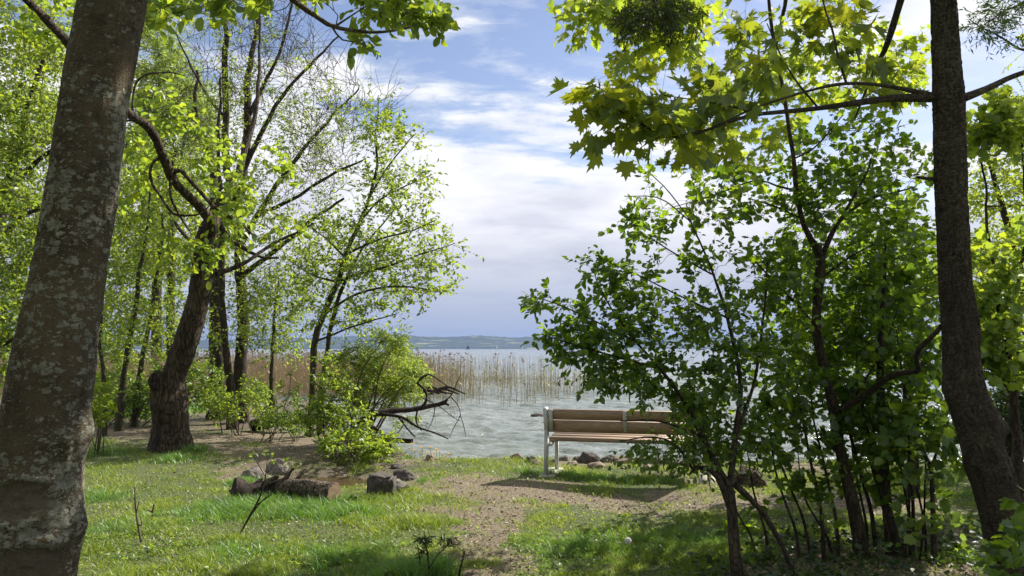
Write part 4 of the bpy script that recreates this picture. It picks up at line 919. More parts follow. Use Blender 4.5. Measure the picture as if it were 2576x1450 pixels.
# ---- waterside shrubs on the left
def shrub(name, label, base, blobs, seed, leafm='fresh', nst=9, size=.05, n=5, ln=.22, m=8, leaf='diamond', r=.002, spread_w=30, w_=5, bark='twig', cat='shrub', group=None, rfac=.006, **kw):
    P = Plant(seed); px, py, d = base; tgt = blob(P.r, blobs)
    for k in range(nst):
        q = tgt[P.r.integers(len(tgt))]; x0 = px + P.r.uniform(-1, 1) * spread_w; dd = d + P.r.uniform(-.15, .15) * spread_w / 30
        a = np.array(root(x0, py, dd, w_)); a[2] = float(G(a[0], a[1])) - .04
        mid = (a[:3] + q) / 2 + P.r.normal(size=3) * .05 + np.array([0, 0, .12 * np.linalg.norm(q - a[:3])])
        P.limb([(*a[:3], a[3]), (*mid, a[3] * .7), (*q, a[3] * .3)], sides=6, bumpy=.05)
    Q, D = P.grow(tgt, rfac=rfac)
    P.spray(Q, D, n=n, ln=ln, m=m, leaf=leaf, size=size, r=r, **kw)
    return P.finish(name, label, cat, bark, leafm, group=group, twig='twig', tname='stem', cname='foliage')
shrub('waterside_shrub', 'large pale green shrub with narrow leaves at the water edge, its branches spreading right', (905, 1125, 12.8),
   [(985, 930, 66, 60, 12.9, 13.9, 60), (960, 870, 14, 30, 12.6, 13, 8), (1005, 860, 10, 25, 12.6, 13, 6), (930, 1010, 60, 50, 12.9, 13.6, 30), (1015, 980, 40, 30, 12.9, 13.6, 18), (890, 930, 40, 50, 12.8, 13.6, 26), (1045, 940, 22, 22, 12.5, 13, 8), (1000, 1050, 40, 20, 12.8, 13.2, 4)], 511, leafm='willow', leaf='narrow', size=.095, n=6, ln=.22, m=10, nst=10, spread_w=40, w_=6)
shrub('waterside_shrub', 'bright green leafy shrub in front of the leaning tree foot', (870, 1150, 12.0),
   [(840, 1000, 45, 60, 11.6, 12.4, 34), (870, 1080, 70, 50, 11.4, 12.4, 46), (920, 1110, 50, 35, 11.3, 12.0, 24), (800, 1060, 40, 40, 11.6, 12.4, 18), (830, 940, 20, 35, 11.8, 12.2, 10), (960, 1120, 25, 30, 11.3, 11.8, 12)], 512, leafm='fresh', size=.06, n=5, ln=.2, m=8, nst=12, spread_w=60)
shrub('waterside_shrub', 'low bush of coarse leaves on the mud below the leaning tree', (880, 1165, 10.9),
   [(870, 1120, 60, 25, 10.7, 11.3, 24), (940, 1140, 40, 22, 10.6, 11.2, 14)], 513, leafm='fresh', size=.075, n=4, ln=.16, m=7, nst=7, spread_w=40, w_=3)
shrub('undergrowth_shrub', 'bright leafy bush at the foot of the tall trees', (590, 1060, 14.6),
   [(570, 1030, 45, 30, 14.2, 15, 26), (630, 1000, 35, 35, 14.4, 15.2, 20), (540, 990, 35, 35, 14.4, 15.2, 16), (665, 1040, 35, 22, 14.2, 15, 12)], 514, leafm='fresh', size=.06, n=5, ln=.22, m=8, nst=9, spread_w=50, w_=3)
shrub('undergrowth_shrub', 'small bright bush beside the lichen-blotched trunk', (250, 1060, 11.6),
   [(250, 1010, 26, 40, 11.2, 12, 14), (240, 1050, 22, 20, 11.2, 11.8, 8)], 515, leafm='lime', size=.08, n=4, ln=.18, m=6, nst=6, spread_w=14, w_=3)
shrub('undergrowth_shrub', 'straggly green bush between the path and the sapling stem', (700, 1075, 13.6),
   [(700, 1066, 60, 18, 13.2, 13.9, 22), (700, 1040, 40, 30, 13.2, 14, 14), (740, 1060, 40, 30, 13.2, 14, 14), (735, 985, 25, 40, 13.6, 14.2, 10)], 516, leafm='mid', size=.055, n=4, ln=.2, m=7, nst=9, spread_w=50, w_=3)
shrub('undergrowth_shrub', 'dark shaded undergrowth behind the sunlit path at the left', (320, 1035, 16),
   [(290, 990, 60, 45, 15.6, 17, 60), (360, 1000, 50, 40, 15.6, 17, 50), (420, 960, 50, 50, 17, 18, 40), (500, 960, 50, 70, 16, 17.5, 50), (560, 980, 60, 40, 17, 19, 30), (640, 990, 60, 25, 17, 19, 20)], 517, leafm='mid', size=.075, n=5, ln=.3, m=8, nst=18, spread_w=110, w_=3)

# ---- dead fallen branch over the water
P = Plant(520)
for ps in (((900, 1064, 11.85, 22), (945, 1044, 11.95, 19), (985, 1034, 12.05, 16), (1040, 1030, 12.15, 14), (1090, 1020, 12.25, 12), (1118, 1014, 12.25, 10), (1126, 1005, 12.25, 6)), ((1118, 1014, 12.25, 8), (1130, 1020, 12.25, 5)),
           ((1060, 1026, 12.15, 9), (1072, 1010, 12.15, 7), (1072, 985, 12.15, 7), (1055, 968, 12.15, 7), (1050, 962, 12.15, 9), (1062, 950, 12.15, 8), (1078, 942, 12.15, 4), (1100, 955, 12.15, 3), (1130, 975, 12.15, 2)),
           ((960, 1042, 11.95, 9), (1010, 1050, 11.95, 8), (1040, 1068, 11.95, 7), (1058, 1078, 11.95, 5), (1100, 1092, 11.95, 4), (1128, 1105, 11.95, 3)),
           ((940, 1075, 11.75, 9), (960, 1090, 11.65, 8), (976, 1108, 11.55, 8), (985, 1130, 11.45, 7)), ((1000, 1048, 11.95, 4), (1030, 1085, 11.85, 4), (1045, 1100, 11.75, 3)), ((1050, 1030, 12.15, 5), (1046, 1060, 12.05, 4), (1060, 1085, 11.95, 3)),
           ((1095, 1018, 12.25, 4), (1130, 1000, 12.25, 3), (1150, 960, 12.25, 2), (1160, 940, 12.25, 1)), ((1135, 1000, 12.25, 3), (1152, 1020, 12.25, 2), (1158, 1045, 12.25, 2), (1145, 1070, 12.25, 2), (1130, 1100, 12.25, 1)), ((1158, 1045, 12.25, 2), (1168, 1075, 12.25, 2), (1172, 1100, 12.25, 1)), ((1060, 1000, 12.25, 3), (1100, 1020, 12.25, 2), (1140, 1050, 12.25, 2), (1160, 1060, 12.25, 1)),
           ((1095, 1018, 12.25, 3), (1090, 1050, 12.25, 2), (1075, 1085, 12.25, 1)), ((1010, 1050, 11.95, 4), (1015, 1070, 11.85, 3), (1000, 1090, 11.85, 2))):
    P.limb(LP(*ps), wob=.03, sides=7, bumpy=.12)
Q, D = P.grow(blob(P.r, [(1100, 1040, 60, 50, 12, 12.4, 16), (1040, 990, 40, 30, 12, 12.4, 8), (1040, 1080, 40, 20, 11.8, 12.2, 8)]), rfac=.003)
P.spray(Q, D, n=3, ln=.22, m=0, r=.0022, spread=1.0, up=-.1)
P.finish('fallen_branch', 'dead dark branch with curling twigs hanging out over the water', 'branch', 'dead_wood', 'fresh', twig='dead_wood', tname='limb')
e0 = at(930, 1105, 12.3); e1 = at(1037, 1110, 12.0)
log('floating_log', e0, e1, .04, .036, 'dead_wood', 'thin dark log lying at the water under the dead branch', False, .01, seed=15, sides=12)
P = Plant(521)
for k in range(6): 
    x0 = 1010 + k * 16; P.limb(LP((x0, 990 - (k % 2) * 6, 24, 8), (x0 + 40, 985 - (k % 3) * 5, 24, 7), (x0 + 80, 992, 24, 3)), wob=.1, sides=6)
Q, D = P.grow(blob(P.r, [(1040, 985, 50, 12, 23.5, 24.5, 14)]), rfac=.004); P.spray(Q, D, n=4, ln=.35, m=0, r=.006)
P.finish('brush_pile', 'low dark heap of driftwood brush in front of the reeds', 'brush', 'dead_wood', 'fresh', twig='dead_wood', tname='stem')
# ------------------------------------------------------------------ shrubs and saplings of the right
P = Plant(601)
st = [((1862, 1500, 5.3, 34), (1850, 1400, 5.3, 30), (1842, 1300, 5.35, 26), (1835, 1230, 5.4, 22), (1812, 1190, 5.45, 18), (1770, 1100, 5.5, 14), (1720, 1010, 5.5, 11), (1660, 930, 5.5, 8), (1600, 860, 5.5, 6), (1540, 780, 5.5, 4), (1500, 700, 5.5, 3)),
      ((1842, 1300, 5.35, 14), (1800, 1190, 5.4, 15), (1740, 1178, 5.4, 11), (1735, 1195, 5.4, 5)),
      ((1835, 1230, 5.4, 18), (1850, 1100, 5.5, 15), (1862, 960, 5.6, 12), (1830, 800, 5.7, 9), (1790, 680, 5.7, 6), (1740, 560, 5.7, 4)),
      ((1850, 1220, 5.4, 16), (1920, 1290, 5.4, 14), (1975, 1390, 5.4, 12), (2010, 1470, 5.4, 12)),
      ((1850, 1100, 5.5, 10), (1900, 950, 5.6, 8), (1920, 800, 5.7, 6), (1930, 640, 5.8, 4)), ((1770, 1100, 5.5, 8), (1660, 1060, 5.4, 5), (1560, 1060, 5.3, 3)),
      ((1660, 930, 5.5, 6), (1560, 900, 5.4, 5), (1450, 870, 5.3, 4), (1370, 845, 5.3, 2)), ((1600, 860, 5.5, 5), (1500, 810, 5.4, 4), (1400, 765, 5.3, 3), (1340, 748, 5.3, 2)),
      ((1740, 1178, 5.4, 7), (1700, 1120, 5.3, 5), (1640, 1100, 5.2, 4), (1560, 1110, 5.2, 2)), ((1790, 690, 5.7, 5), (1700, 640, 5.6, 4), (1590, 570, 5.5, 2)), ((1830, 800, 5.7, 6), (1700, 740, 5.6, 4), (1580, 680, 5.5, 3), (1500, 650, 5.5, 2)),
      ((1740, 560, 5.7, 4), (1660, 500, 5.7, 3), (1570, 495, 5.7, 2)), ((1740, 560, 5.7, 3), (1680, 480, 5.7, 3), (1630, 432, 5.7, 2))]
base_r = root(1865, 1520, 5.3, 40)
for i, ps in enumerate(st):
    pts = LP(*ps)
    if i == 0: pts = [base_r] + pts[1:]
    if i == 3: q = pts[-1]; pts[-1] = (q[0], q[1], float(G(q[0], q[1])) - .05, q[3])
    P.limb(pts, wob=.03, sides=8, bumpy=.06)
edge = blob(P.r, [(1375, 765, 38, 18, 5.2, 5.5, 6), (1440, 800, 60, 30, 5.2, 5.6, 10), (1395, 855, 32, 14, 5.2, 5.5, 5), (1455, 890, 60, 35, 5.2, 5.6, 13), (1520, 850, 70, 55, 5.2, 5.8, 18), (1510, 675, 34, 28, 5.3, 5.7, 6), (1570, 720, 60, 45, 5.3, 5.8, 13),
      (1500, 950, 40, 20, 5.2, 5.6, 6), (1570, 940, 70, 45, 5.2, 5.8, 18), (1640, 600, 60, 25, 5.3, 5.9, 6), (1720, 690, 90, 45, 5.3, 6.1, 11), (1650, 800, 90, 65, 5.3, 6, 24), (1660, 960, 80, 60, 5.2, 6, 28),
      (1560, 770, 70, 45, 5.3, 5.8, 8)])
Q, D = P.grow(edge, lag=.6, rfac=.0035, rmin=.0016)
P.spray(Q, D, n=4, ln=.14, m=6, leaf='oval', size=.050, r=.0012, lup=.8, ldroop=.15, lk=.9, spread=.9, up=.2)
core = blob(P.r, [(1800, 850, 110, 110, 5.3, 6.4, 32), (1780, 1010, 100, 70, 5.3, 6.2, 32), (1880, 950, 90, 110, 5.4, 6.6, 26), (1850, 710, 110, 80, 5.5, 6.5, 13), (1950, 800, 90, 120, 5.6, 6.6, 16)])
Q, D = P.grow(core, lag=.6, rfac=.0035, rmin=.0016)
P.spray(Q, D, n=4, ln=.17, m=7, leaf='oval', size=.051, r=.0012, lk=.9, spread=.9, up=.2)
low = blob(P.r, [(1690, 1120, 90, 25, 5.2, 5.9, 20), (1790, 1110, 100, 50, 5.2, 5.9, 28), (1650, 1130, 70, 20, 5.1, 5.6, 9), (1720, 1160, 80, 22, 5.1, 5.7, 10), (1870, 1110, 80, 60, 5.3, 6, 22)])
Q, D = P.grow(low, lag=.8, rfac=.003, rmin=.0014, sag=.3)
P.spray(Q, D, n=5, ln=.2, m=3, leaf='oval', size=.042, r=.0011, lk=.8, spread=1.1, up=0, droop=.15)
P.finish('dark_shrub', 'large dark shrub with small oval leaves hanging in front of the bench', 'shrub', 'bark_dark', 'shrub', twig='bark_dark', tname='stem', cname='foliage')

# thin tree with the long curved stem
P = Plant(602)
st = [((2176, 1500, 6.0, 46), (2172, 1400, 6.0, 36), (2150, 1290, 6.0, 32), (2125, 1180, 6.0, 28), (2105, 1080, 6.0, 26), (2088, 980, 6.0, 24), (2066, 900, 6.0, 22), (2052, 820, 6.0, 22), (2058, 730, 6.0, 24), (2066, 650, 6.0, 24), (2040, 600, 6.0, 16), (2016, 550, 6.0, 13), (2002, 480, 6.0, 12), (1996, 400, 6.0, 11), (1982, 300, 6.0, 10), (1966, 200, 6.0, 9), (1948, 100, 6.0, 9), (1934, 0, 6.0, 8), (1920, -120, 6.0, 6)),
      ((2070, 640, 6.0, 14), (2090, 590, 6.05, 10), (2130, 540, 6.1, 8), (2190, 500, 6.1, 7), (2250, 485, 6.1, 5), (2300, 470, 6.1, 3)), ((2066, 650, 6, 10), (2110, 560, 5.9, 8), (2180, 440, 5.9, 6), (2190, 400, 5.9, 4)),
      ((2088, 1040, 6.0, 14), (2140, 1018, 5.9, 17), (2185, 990, 5.8, 17), (2230, 952, 5.6, 17), (2270, 938, 5.4, 14), (2312, 932, 5.2, 13), (2304, 905, 5.1, 11), (2308, 880, 5.05, 12), (2340, 850, 4.95, 12), (2366, 820, 4.85, 12)),
      ((2002, 480, 6, 6), (1960, 470, 6, 5), (1900, 455, 6, 4), (1800, 490, 6, 3), (1700, 520, 5.9, 2)), ((2016, 550, 6, 5), (1950, 520, 6, 4), (1880, 500, 6, 3)), ((1996, 400, 6, 5), (2050, 370, 6, 4), (2120, 290, 6, 3)),
      ((2052, 820, 6, 8), (1980, 740, 6, 6), (1900, 660, 5.9, 4)), ((2105, 1080, 6, 9), (2160, 980, 6, 7), (2220, 880, 6, 5), (2260, 780, 6, 4)), ((2066, 700, 6, 7), (2150, 640, 6, 5), (2240, 600, 6, 4))]
rt = root(2185, 1420, 6.0, 50)
for i, ps in enumerate(st):
    pts = LP(*ps)
    if i == 0: pts = [(rt[0], rt[1], float(G(rt[0], rt[1])) - .08, rt[3])] + pts[1:]
    P.limb(pts, wob=.03, sides=9)
fo = blob(P.r, [(1700, 515, 110, 20, 5.7, 6.2, 8), (1830, 465, 90, 16, 5.8, 6.3, 7), (1625, 450, 12, 18, 5.7, 5.9, 2), (1640, 540, 60, 20, 5.7, 6, 3), (1760, 550, 60, 20, 5.8, 6.2, 3), (1970, 430, 50, 40, 5.8, 6.4, 6), (2060, 370, 70, 40, 5.8, 6.4, 8), (2180, 330, 50, 35, 5.8, 6.5, 8), (2240, 420, 100, 60, 5.8, 6.8, 24), (2130, 480, 110, 60, 5.8, 6.8, 24), (2000, 540, 90, 40, 5.8, 6.6, 15), (1850, 540, 70, 20, 5.8, 6.3, 3), (2200, 620, 130, 90, 5.8, 7, 42), (2060, 720, 120, 90, 5.9, 7, 36), (2250, 790, 100, 90, 5.8, 7, 34), (2100, 870, 120, 90, 5.9, 6.9, 34), (1950, 700, 80, 70, 5.8, 6.5, 14), (2240, 940, 100, 60, 5.8, 6.8, 14), (2000, 960, 80, 70, 5.8, 6.6, 14), (2100, 1020, 120, 40, 5.9, 6.6, 14), (2130, 1130, 120, 60, 5.8, 6.5, 12), (1980, 1090, 80, 70, 5.6, 6.4, 12), (2300, 900, 50, 80, 5.8, 7, 12), (2230, 1080, 90, 50, 5.8, 6.6, 8)])
Q, D = P.grow(fo, lag=.6, rfac=.004, rmin=.0018)
P.spray(Q, D, n=4, ln=.24, m=6, leaf='lobed', size=.058, r=.0014, lk=.9, spread=.9, petiole=.02)
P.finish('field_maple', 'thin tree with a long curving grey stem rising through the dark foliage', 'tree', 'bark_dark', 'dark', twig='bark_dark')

# straight stems beside it
def stem_tree(name, label, ps, blobs, seed, leaf='lobed', size=.075, leafm='dark', extra=(), group=None, n=3, m=5, ln=.2, cat='sapling'):
    P = Plant(seed); pts = LP(*ps); q = pts[0]; pts[0] = (q[0], q[1], float(G(q[0], q[1])) - .06, q[3] * 1.2)
    P.limb(pts, wob=.025, sides=8)
    for e in extra: P.limb(LP(*e), wob=.02, sides=6)
    if blobs:
        Q, D = P.grow(blob(P.r, blobs), lag=.6, rfac=.004, rmin=.0016); P.spray(Q, D, n=n, ln=ln, m=m, leaf=leaf, size=size, r=.0013, spread=.9, petiole=.02)
    return P.finish(name, label, cat, 'bark_dark', leafm, twig='bark_dark', group=group, tname='stem', cname='foliage')
stem_tree('sapling', 'straight dark sapling stem, the thickest between the curved stem and the maple trunk', ((2262, 1415, 6.1, 50), (2240, 1330, 6.1, 30), (2226, 1220, 6.1, 27), (2220, 1100, 6.1, 23), (2216, 1000, 6.1, 20), (2214, 900, 6.1, 17), (2218, 800, 6.1, 13), (2225, 700, 6.1, 9), (2230, 600, 6.1, 5)),
   [(2240, 700, 90, 90, 6, 7, 30), (2180, 1040, 70, 60, 5.9, 6.6, 14), (2260, 1080, 60, 60, 5.9, 6.6, 10)], 603)
stem_tree('sapling', 'forked young sapling with a pale slim stem left of the maple trunk foot', ((2350, 1400, 5.9, 16), (2347, 1300, 5.9, 12), (2344, 1200, 5.9, 11), (2342, 1178, 5.9, 10), (2325, 1140, 5.9, 8), (2310, 1090, 5.9, 5), (2300, 1020, 5.9, 3)),
   [(2330, 1080, 70, 60, 5.6, 6.2, 18), (2390, 1120, 50, 40, 5.6, 6.2, 10), (2280, 1130, 50, 50, 5.7, 6.2, 8), (2360, 1330, 60, 50, 5.7, 6.1, 5)], 604, size=.085, leafm='mid', extra=(((2342, 1180, 5.9, 8), (2355, 1140, 5.9, 6), (2370, 1090, 5.9, 4), (2380, 1060, 5.9, 3)),), m=4)
r6 = np.random.default_rng(66)
GS = 'thin stems rising from the shaded thicket'
for k, (x0, x1, y1, w_) in enumerate(sorted(((2010, 1950, 1180, 8), (2040, 1935, 1080, 7), (2072, 2010, 1000, 9), (2110, 2050, 1060, 8), (2235, 2170, 1010, 13), (2290, 2250, 1080, 8), (2275, 2285, 1020, 6), (2296, 2268, 950, 8), (2205, 2118, 1000, 10), (2240, 2185, 1130, 9), (2330, 2292, 1130, 6), (2150, 2108, 1050, 8), (2095, 2020, 1240, 7), (2180, 2148, 1150, 7), (2312, 2330, 1050, 5), (1930, 1890, 1210, 7), (1905, 1815, 1215, 6)))):
    P = Plant(620 + k); d = 5.6 + r6.random() * .7
    a = gp(x0, 1385 + 30 * r6.random()); d = float(a[1]); pts = LP((x0, 1400, d, w_ * 1.2), (x0 * .75 + x1 * .25 + 8, 1400 * .72 + y1 * .28, d, w_), ((x0 + x1) / 2 + 6, (1400 + y1) / 2, d, w_ * .85), (x1, y1, d + .1, w_ * .6), (x1 - 14, y1 - 120, d + .2, w_ * .3))
    pts[0] = (*pts[0][:2], float(G(pts[0][0], pts[0][1])) - .04, pts[0][3]); P.limb(pts, wob=.04, sides=6)
    Q, D = P.grow(blob(P.r, [(x1 - 5, y1 - 60, 60, 90, d - .2, d + .5, 6), ((x0 + x1) / 2, (1400 + y1) / 2, 50, 70, d - .2, d + .3, 2)]), rfac=.003, rmin=.0015)
    P.spray(Q, D, n=3, ln=.17, m=4, leaf='lobed', size=.07, r=.0012)
    P.finish('thicket_stem', 'thin dark leafy stem in the shaded thicket, ' + ORD[k] + ' from the left at the ground', 'shrub', 'bark_dark', 'dark', twig='bark_dark', group=GS, tname='stem', cname='foliage')

leafy('field_maple', 'second lobed-leaved tree deeper in the thicket, between the curved stem and the maple trunk', [
   ('r', (2300, 1240, 8.6, 30), (2296, 1100, 8.6, 24), (2285, 950, 8.6, 20), (2270, 800, 8.6, 15), (2240, 650, 8.6, 11), (2200, 500, 8.6, 6)), ((2285, 950, 8.6, 10), (2180, 860, 8.6, 7), (2060, 800, 8.5, 4)), ((2270, 800, 8.6, 9), (2160, 700, 8.5, 6), (2080, 620, 8.4, 3)), ((2296, 1100, 8.6, 10), (2150, 960, 8.5, 6), (2000, 900, 8.4, 4))],
   [(2220, 560, 110, 80, 8, 9.4, 26), (2230, 720, 110, 90, 8, 9.4, 34), (2060, 780, 110, 90, 8, 9.2, 26), (2240, 880, 100, 80, 8, 9.4, 26), (2000, 900, 110, 70, 8, 9, 18), (2130, 960, 120, 50, 8, 9.2, 16), (2050, 640, 90, 60, 8, 9, 12)], 605, leafm='mid', leaf='lobed', n=4, ln=.3, m=7, size=.066, bark='bark_dark', lk=.9)
# foliage behind the right trunk
leafy('broad_tree', 'sunlit yellow-green tree behind the maple trunk at the right edge', [
   ('r', (2640, 1180, 12, 60), (2620, 900, 12, 44), (2570, 700, 12, 22), (2530, 560, 12, 16), (2500, 440, 12, 12), (2470, 350, 12, 8)), ((2620, 900, 12, 20), (2540, 780, 12, 12), (2480, 720, 12, 8)), ((2600, 800, 12, 20), (2640, 500, 12, 16), (2620, 300, 12, 10)), ((2480, 520, 12, 5), (2640, 515, 12, 8)), ((2620, 900, 12, 12), (2500, 880, 12, 9), (2380, 820, 12, 6), (2280, 760, 12, 4)), ((2620, 900, 12, 14), (2420, 960, 12, 9), (2200, 900, 12, 6), (2050, 860, 12, 4))],
   [(2520, 480, 80, 90, 11, 13, 50), (2510, 640, 80, 80, 11, 13, 44), (2530, 340, 60, 70, 11, 13, 24), (2520, 780, 70, 70, 11, 13, 36), (2300, 780, 60, 80, 11.5, 13, 16), (2100, 860, 120, 70, 11.5, 13, 16), (2600, 200, 60, 80, 11, 12.5, 10)], 701, leafm='maple_far', n=5, ln=.38, m=8, size=.075, bark='bark_dark')
leafy('hazel', 'broad-leaved green bush right behind the maple trunk', [
   ('r', (2560, 1150, 8, 26), (2550, 1000, 8, 20), (2530, 850, 8, 14), (2500, 700, 8, 9), (2480, 500, 8, 6), (2470, 330, 8, 4)), ((2550, 1000, 8, 12), (2500, 920, 8, 8), (2460, 860, 8, 5)), ((2530, 850, 8, 10), (2580, 600, 8, 8), (2570, 350, 8, 5)), ((2530, 850, 8, 8), (2440, 780, 8, 6), (2330, 740, 8, 4))],
   [(2520, 900, 70, 60, 7.5, 8.6, 36), (2510, 780, 60, 70, 7.5, 8.6, 30), (2530, 320, 60, 55, 7.5, 8.5, 34), (2480, 360, 40, 40, 7.6, 8.2, 12), (2560, 640, 40, 70, 7.6, 8.6, 14), (2460, 640, 30, 60, 7.6, 8.4, 6), (2300, 720, 70, 60, 7.4, 8.4, 10)], 702, leafm='fresh', leaf='lobed', n=4, ln=.25, m=6, size=.095, bark='bark_dark', cat='shrub')
shrub('dark_thicket', 'dense dark thorny bush behind the maple trunk at the right edge', (2570, 1190, 9.0),
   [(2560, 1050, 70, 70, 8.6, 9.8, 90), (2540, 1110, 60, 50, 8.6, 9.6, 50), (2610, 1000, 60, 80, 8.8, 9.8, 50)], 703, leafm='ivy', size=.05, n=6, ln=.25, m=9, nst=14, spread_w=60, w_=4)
leafy('ash_tree', 'ash boughs with feathery leaves at the top right corner', [
   ('r', (3000, 1250, 8, 90), (2980, 700, 8, 70), (2920, 200, 8, 50), (2800, -200, 8, 40)), ((2850, 0, 8, 24), (2700, 90, 7.6, 14), (2580, 130, 7.4, 7), (2500, 80, 7.3, 4), (2440, 45, 7.2, 2)), ((2850, -50, 8, 20), (2650, -20, 7.5, 10), (2540, 20, 7.3, 5), (2480, 60, 7.2, 3))],
   [(2500, 60, 70, 30, 7, 7.6, 14), (2540, 25, 50, 30, 7, 7.8, 12), (2560, 90, 30, 30, 7, 7.6, 7), (2450, 80, 20, 14, 7.1, 7.4, 3), (2800, 50, 200, 200, 7, 9, 60)], 704, leafm='ash', leaf='narrow', n=3, ln=.22, m=12, size=.062, r=.0015, K=8, bark='bark_dark', spread=.6, ldroop=.1)
# more trees out of the frame on the sunny side, they throw the shade
leafy('shade_tree', 'broad tree standing beyond the right edge whose crown shades the thicket', [
   ('r', (3050, 1120, 10.5, 80), (3030, 700, 10.5, 60), (2990, 200, 10.5, 50), (2950, -300, 10.5, 40), (2900, -700, 10.5, 24)), ((2990, 200, 10.5, 30), (2900, -100, 9.5, 20), (2800, -400, 9, 12)), ((3000, 300, 10.5, 30), (3300, 0, 10.5, 20), (3500, -200, 10.5, 14))],
   [(3000, -500, 420, 420, 8.5, 12.5, 100), (3150, 300, 350, 380, 9, 12.5, 80), (2850, -350, 180, 260, 9, 11, 26)], 705, leafm='mid', n=5, ln=.6, m=9, size=.13, bark='bark_dark')
# unseen trees added behind the viewpoint to block sky light and darken near fronts
for k, (x_, y_, lab) in enumerate(((-5.5, -5.5, 'unseen tall broad tree added behind the viewpoint, toward the lichen trunk side'), (0.5, -7.0, 'unseen tall broad tree added straight behind the viewpoint'), (6.0, -5.0, 'unseen tall broad tree added behind the viewpoint, toward the maple side'), (-8.5, 1.0, 'unseen tall broad tree added beyond the lichen trunk, left of the viewpoint'))):
    P = Plant(720 + k); z0 = float(G(x_, y_))
    P.limb([(x_, y_, z0 - .1, .22), (x_ + .1, y_, 3, .17), (x_, y_ + .1, 6, .13), (x_ - .1, y_, 9.5, .05)], wob=.1)
    for a_ in range(5): P.limb([(x_, y_, 3.5 + a_, .08), (x_ + 1.5 * math.cos(a_ * 2.4), y_ + 1.5 * math.sin(a_ * 2.4), 4.6 + a_, .05), (x_ + 2.8 * math.cos(a_ * 2.4), y_ + 2.8 * math.sin(a_ * 2.4), 5.2 + a_, .02)], wob=.1, sides=6)
    q = P.r.normal(size=(230, 3)); q = nrm(q) * P.r.random((230, 1)) ** .4 * [3.4, 3.0, 4.2] + [x_, y_, 6.2]; q = q[q[:, 2] > 1.2]
    Q, D = P.grow(q, K=6); P.spray(Q, D, n=4, ln=.7, m=7, leaf='diamond', size=.26, r=.004)
    P.finish('broad_tree', lab, 'tree', 'bark_dark', 'mid')
# low growth under the thicket and in the corner
shrub('corner_plant', 'low leafy plant in front of the maple trunk foot in the bottom right corner', (2570, 1560, 3.9),
   [(2570, 1350, 28, 50, 3.7, 4.1, 6), (2545, 1425, 40, 30, 3.6, 4.1, 5), (2580, 1280, 20, 25, 3.8, 4.1, 3)], 706, leafm='shrub', leaf='lobed', size=.075, n=2, ln=.14, m=5, nst=5, spread_w=30, w_=5)
b = MB(); r7 = np.random.default_rng(71)
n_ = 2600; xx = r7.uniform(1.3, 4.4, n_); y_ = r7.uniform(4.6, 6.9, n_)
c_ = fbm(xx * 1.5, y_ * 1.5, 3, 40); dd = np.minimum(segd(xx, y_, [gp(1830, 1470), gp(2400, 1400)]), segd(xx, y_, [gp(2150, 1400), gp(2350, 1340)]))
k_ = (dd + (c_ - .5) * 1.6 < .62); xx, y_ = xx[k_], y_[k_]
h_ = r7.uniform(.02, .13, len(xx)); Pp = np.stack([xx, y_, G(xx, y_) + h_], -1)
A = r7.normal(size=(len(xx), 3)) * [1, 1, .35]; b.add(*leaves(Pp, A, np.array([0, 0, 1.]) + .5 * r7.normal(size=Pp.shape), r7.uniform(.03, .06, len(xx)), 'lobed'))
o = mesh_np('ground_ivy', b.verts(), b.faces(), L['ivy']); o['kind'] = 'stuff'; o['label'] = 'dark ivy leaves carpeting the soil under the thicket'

# mistletoe-like dark clump in the upper maple
P = Plant(711)
P.limb(LP((1640, -30, 7.6, 8), (1650, 20, 7.6, 7), (1660, 50, 7.6, 5)), sides=6)
Q, D = P.grow(blob(P.r, [(1660, 40, 80, 45, 7.3, 7.9, 40), (1590, 60, 30, 30, 7.4, 7.8, 8)]), rfac=.004); P.spray(Q, D, n=4, ln=.2, m=6, leaf='narrow', size=.075, r=.0025, droop=.3, spread=1.0)
P.finish('mistletoe', 'dark round clump of narrow leaves hanging in the upper maple foliage', 'plant', 'bark_dark', 'mistle', twig='bark_dark', tname='stem', cname='foliage')

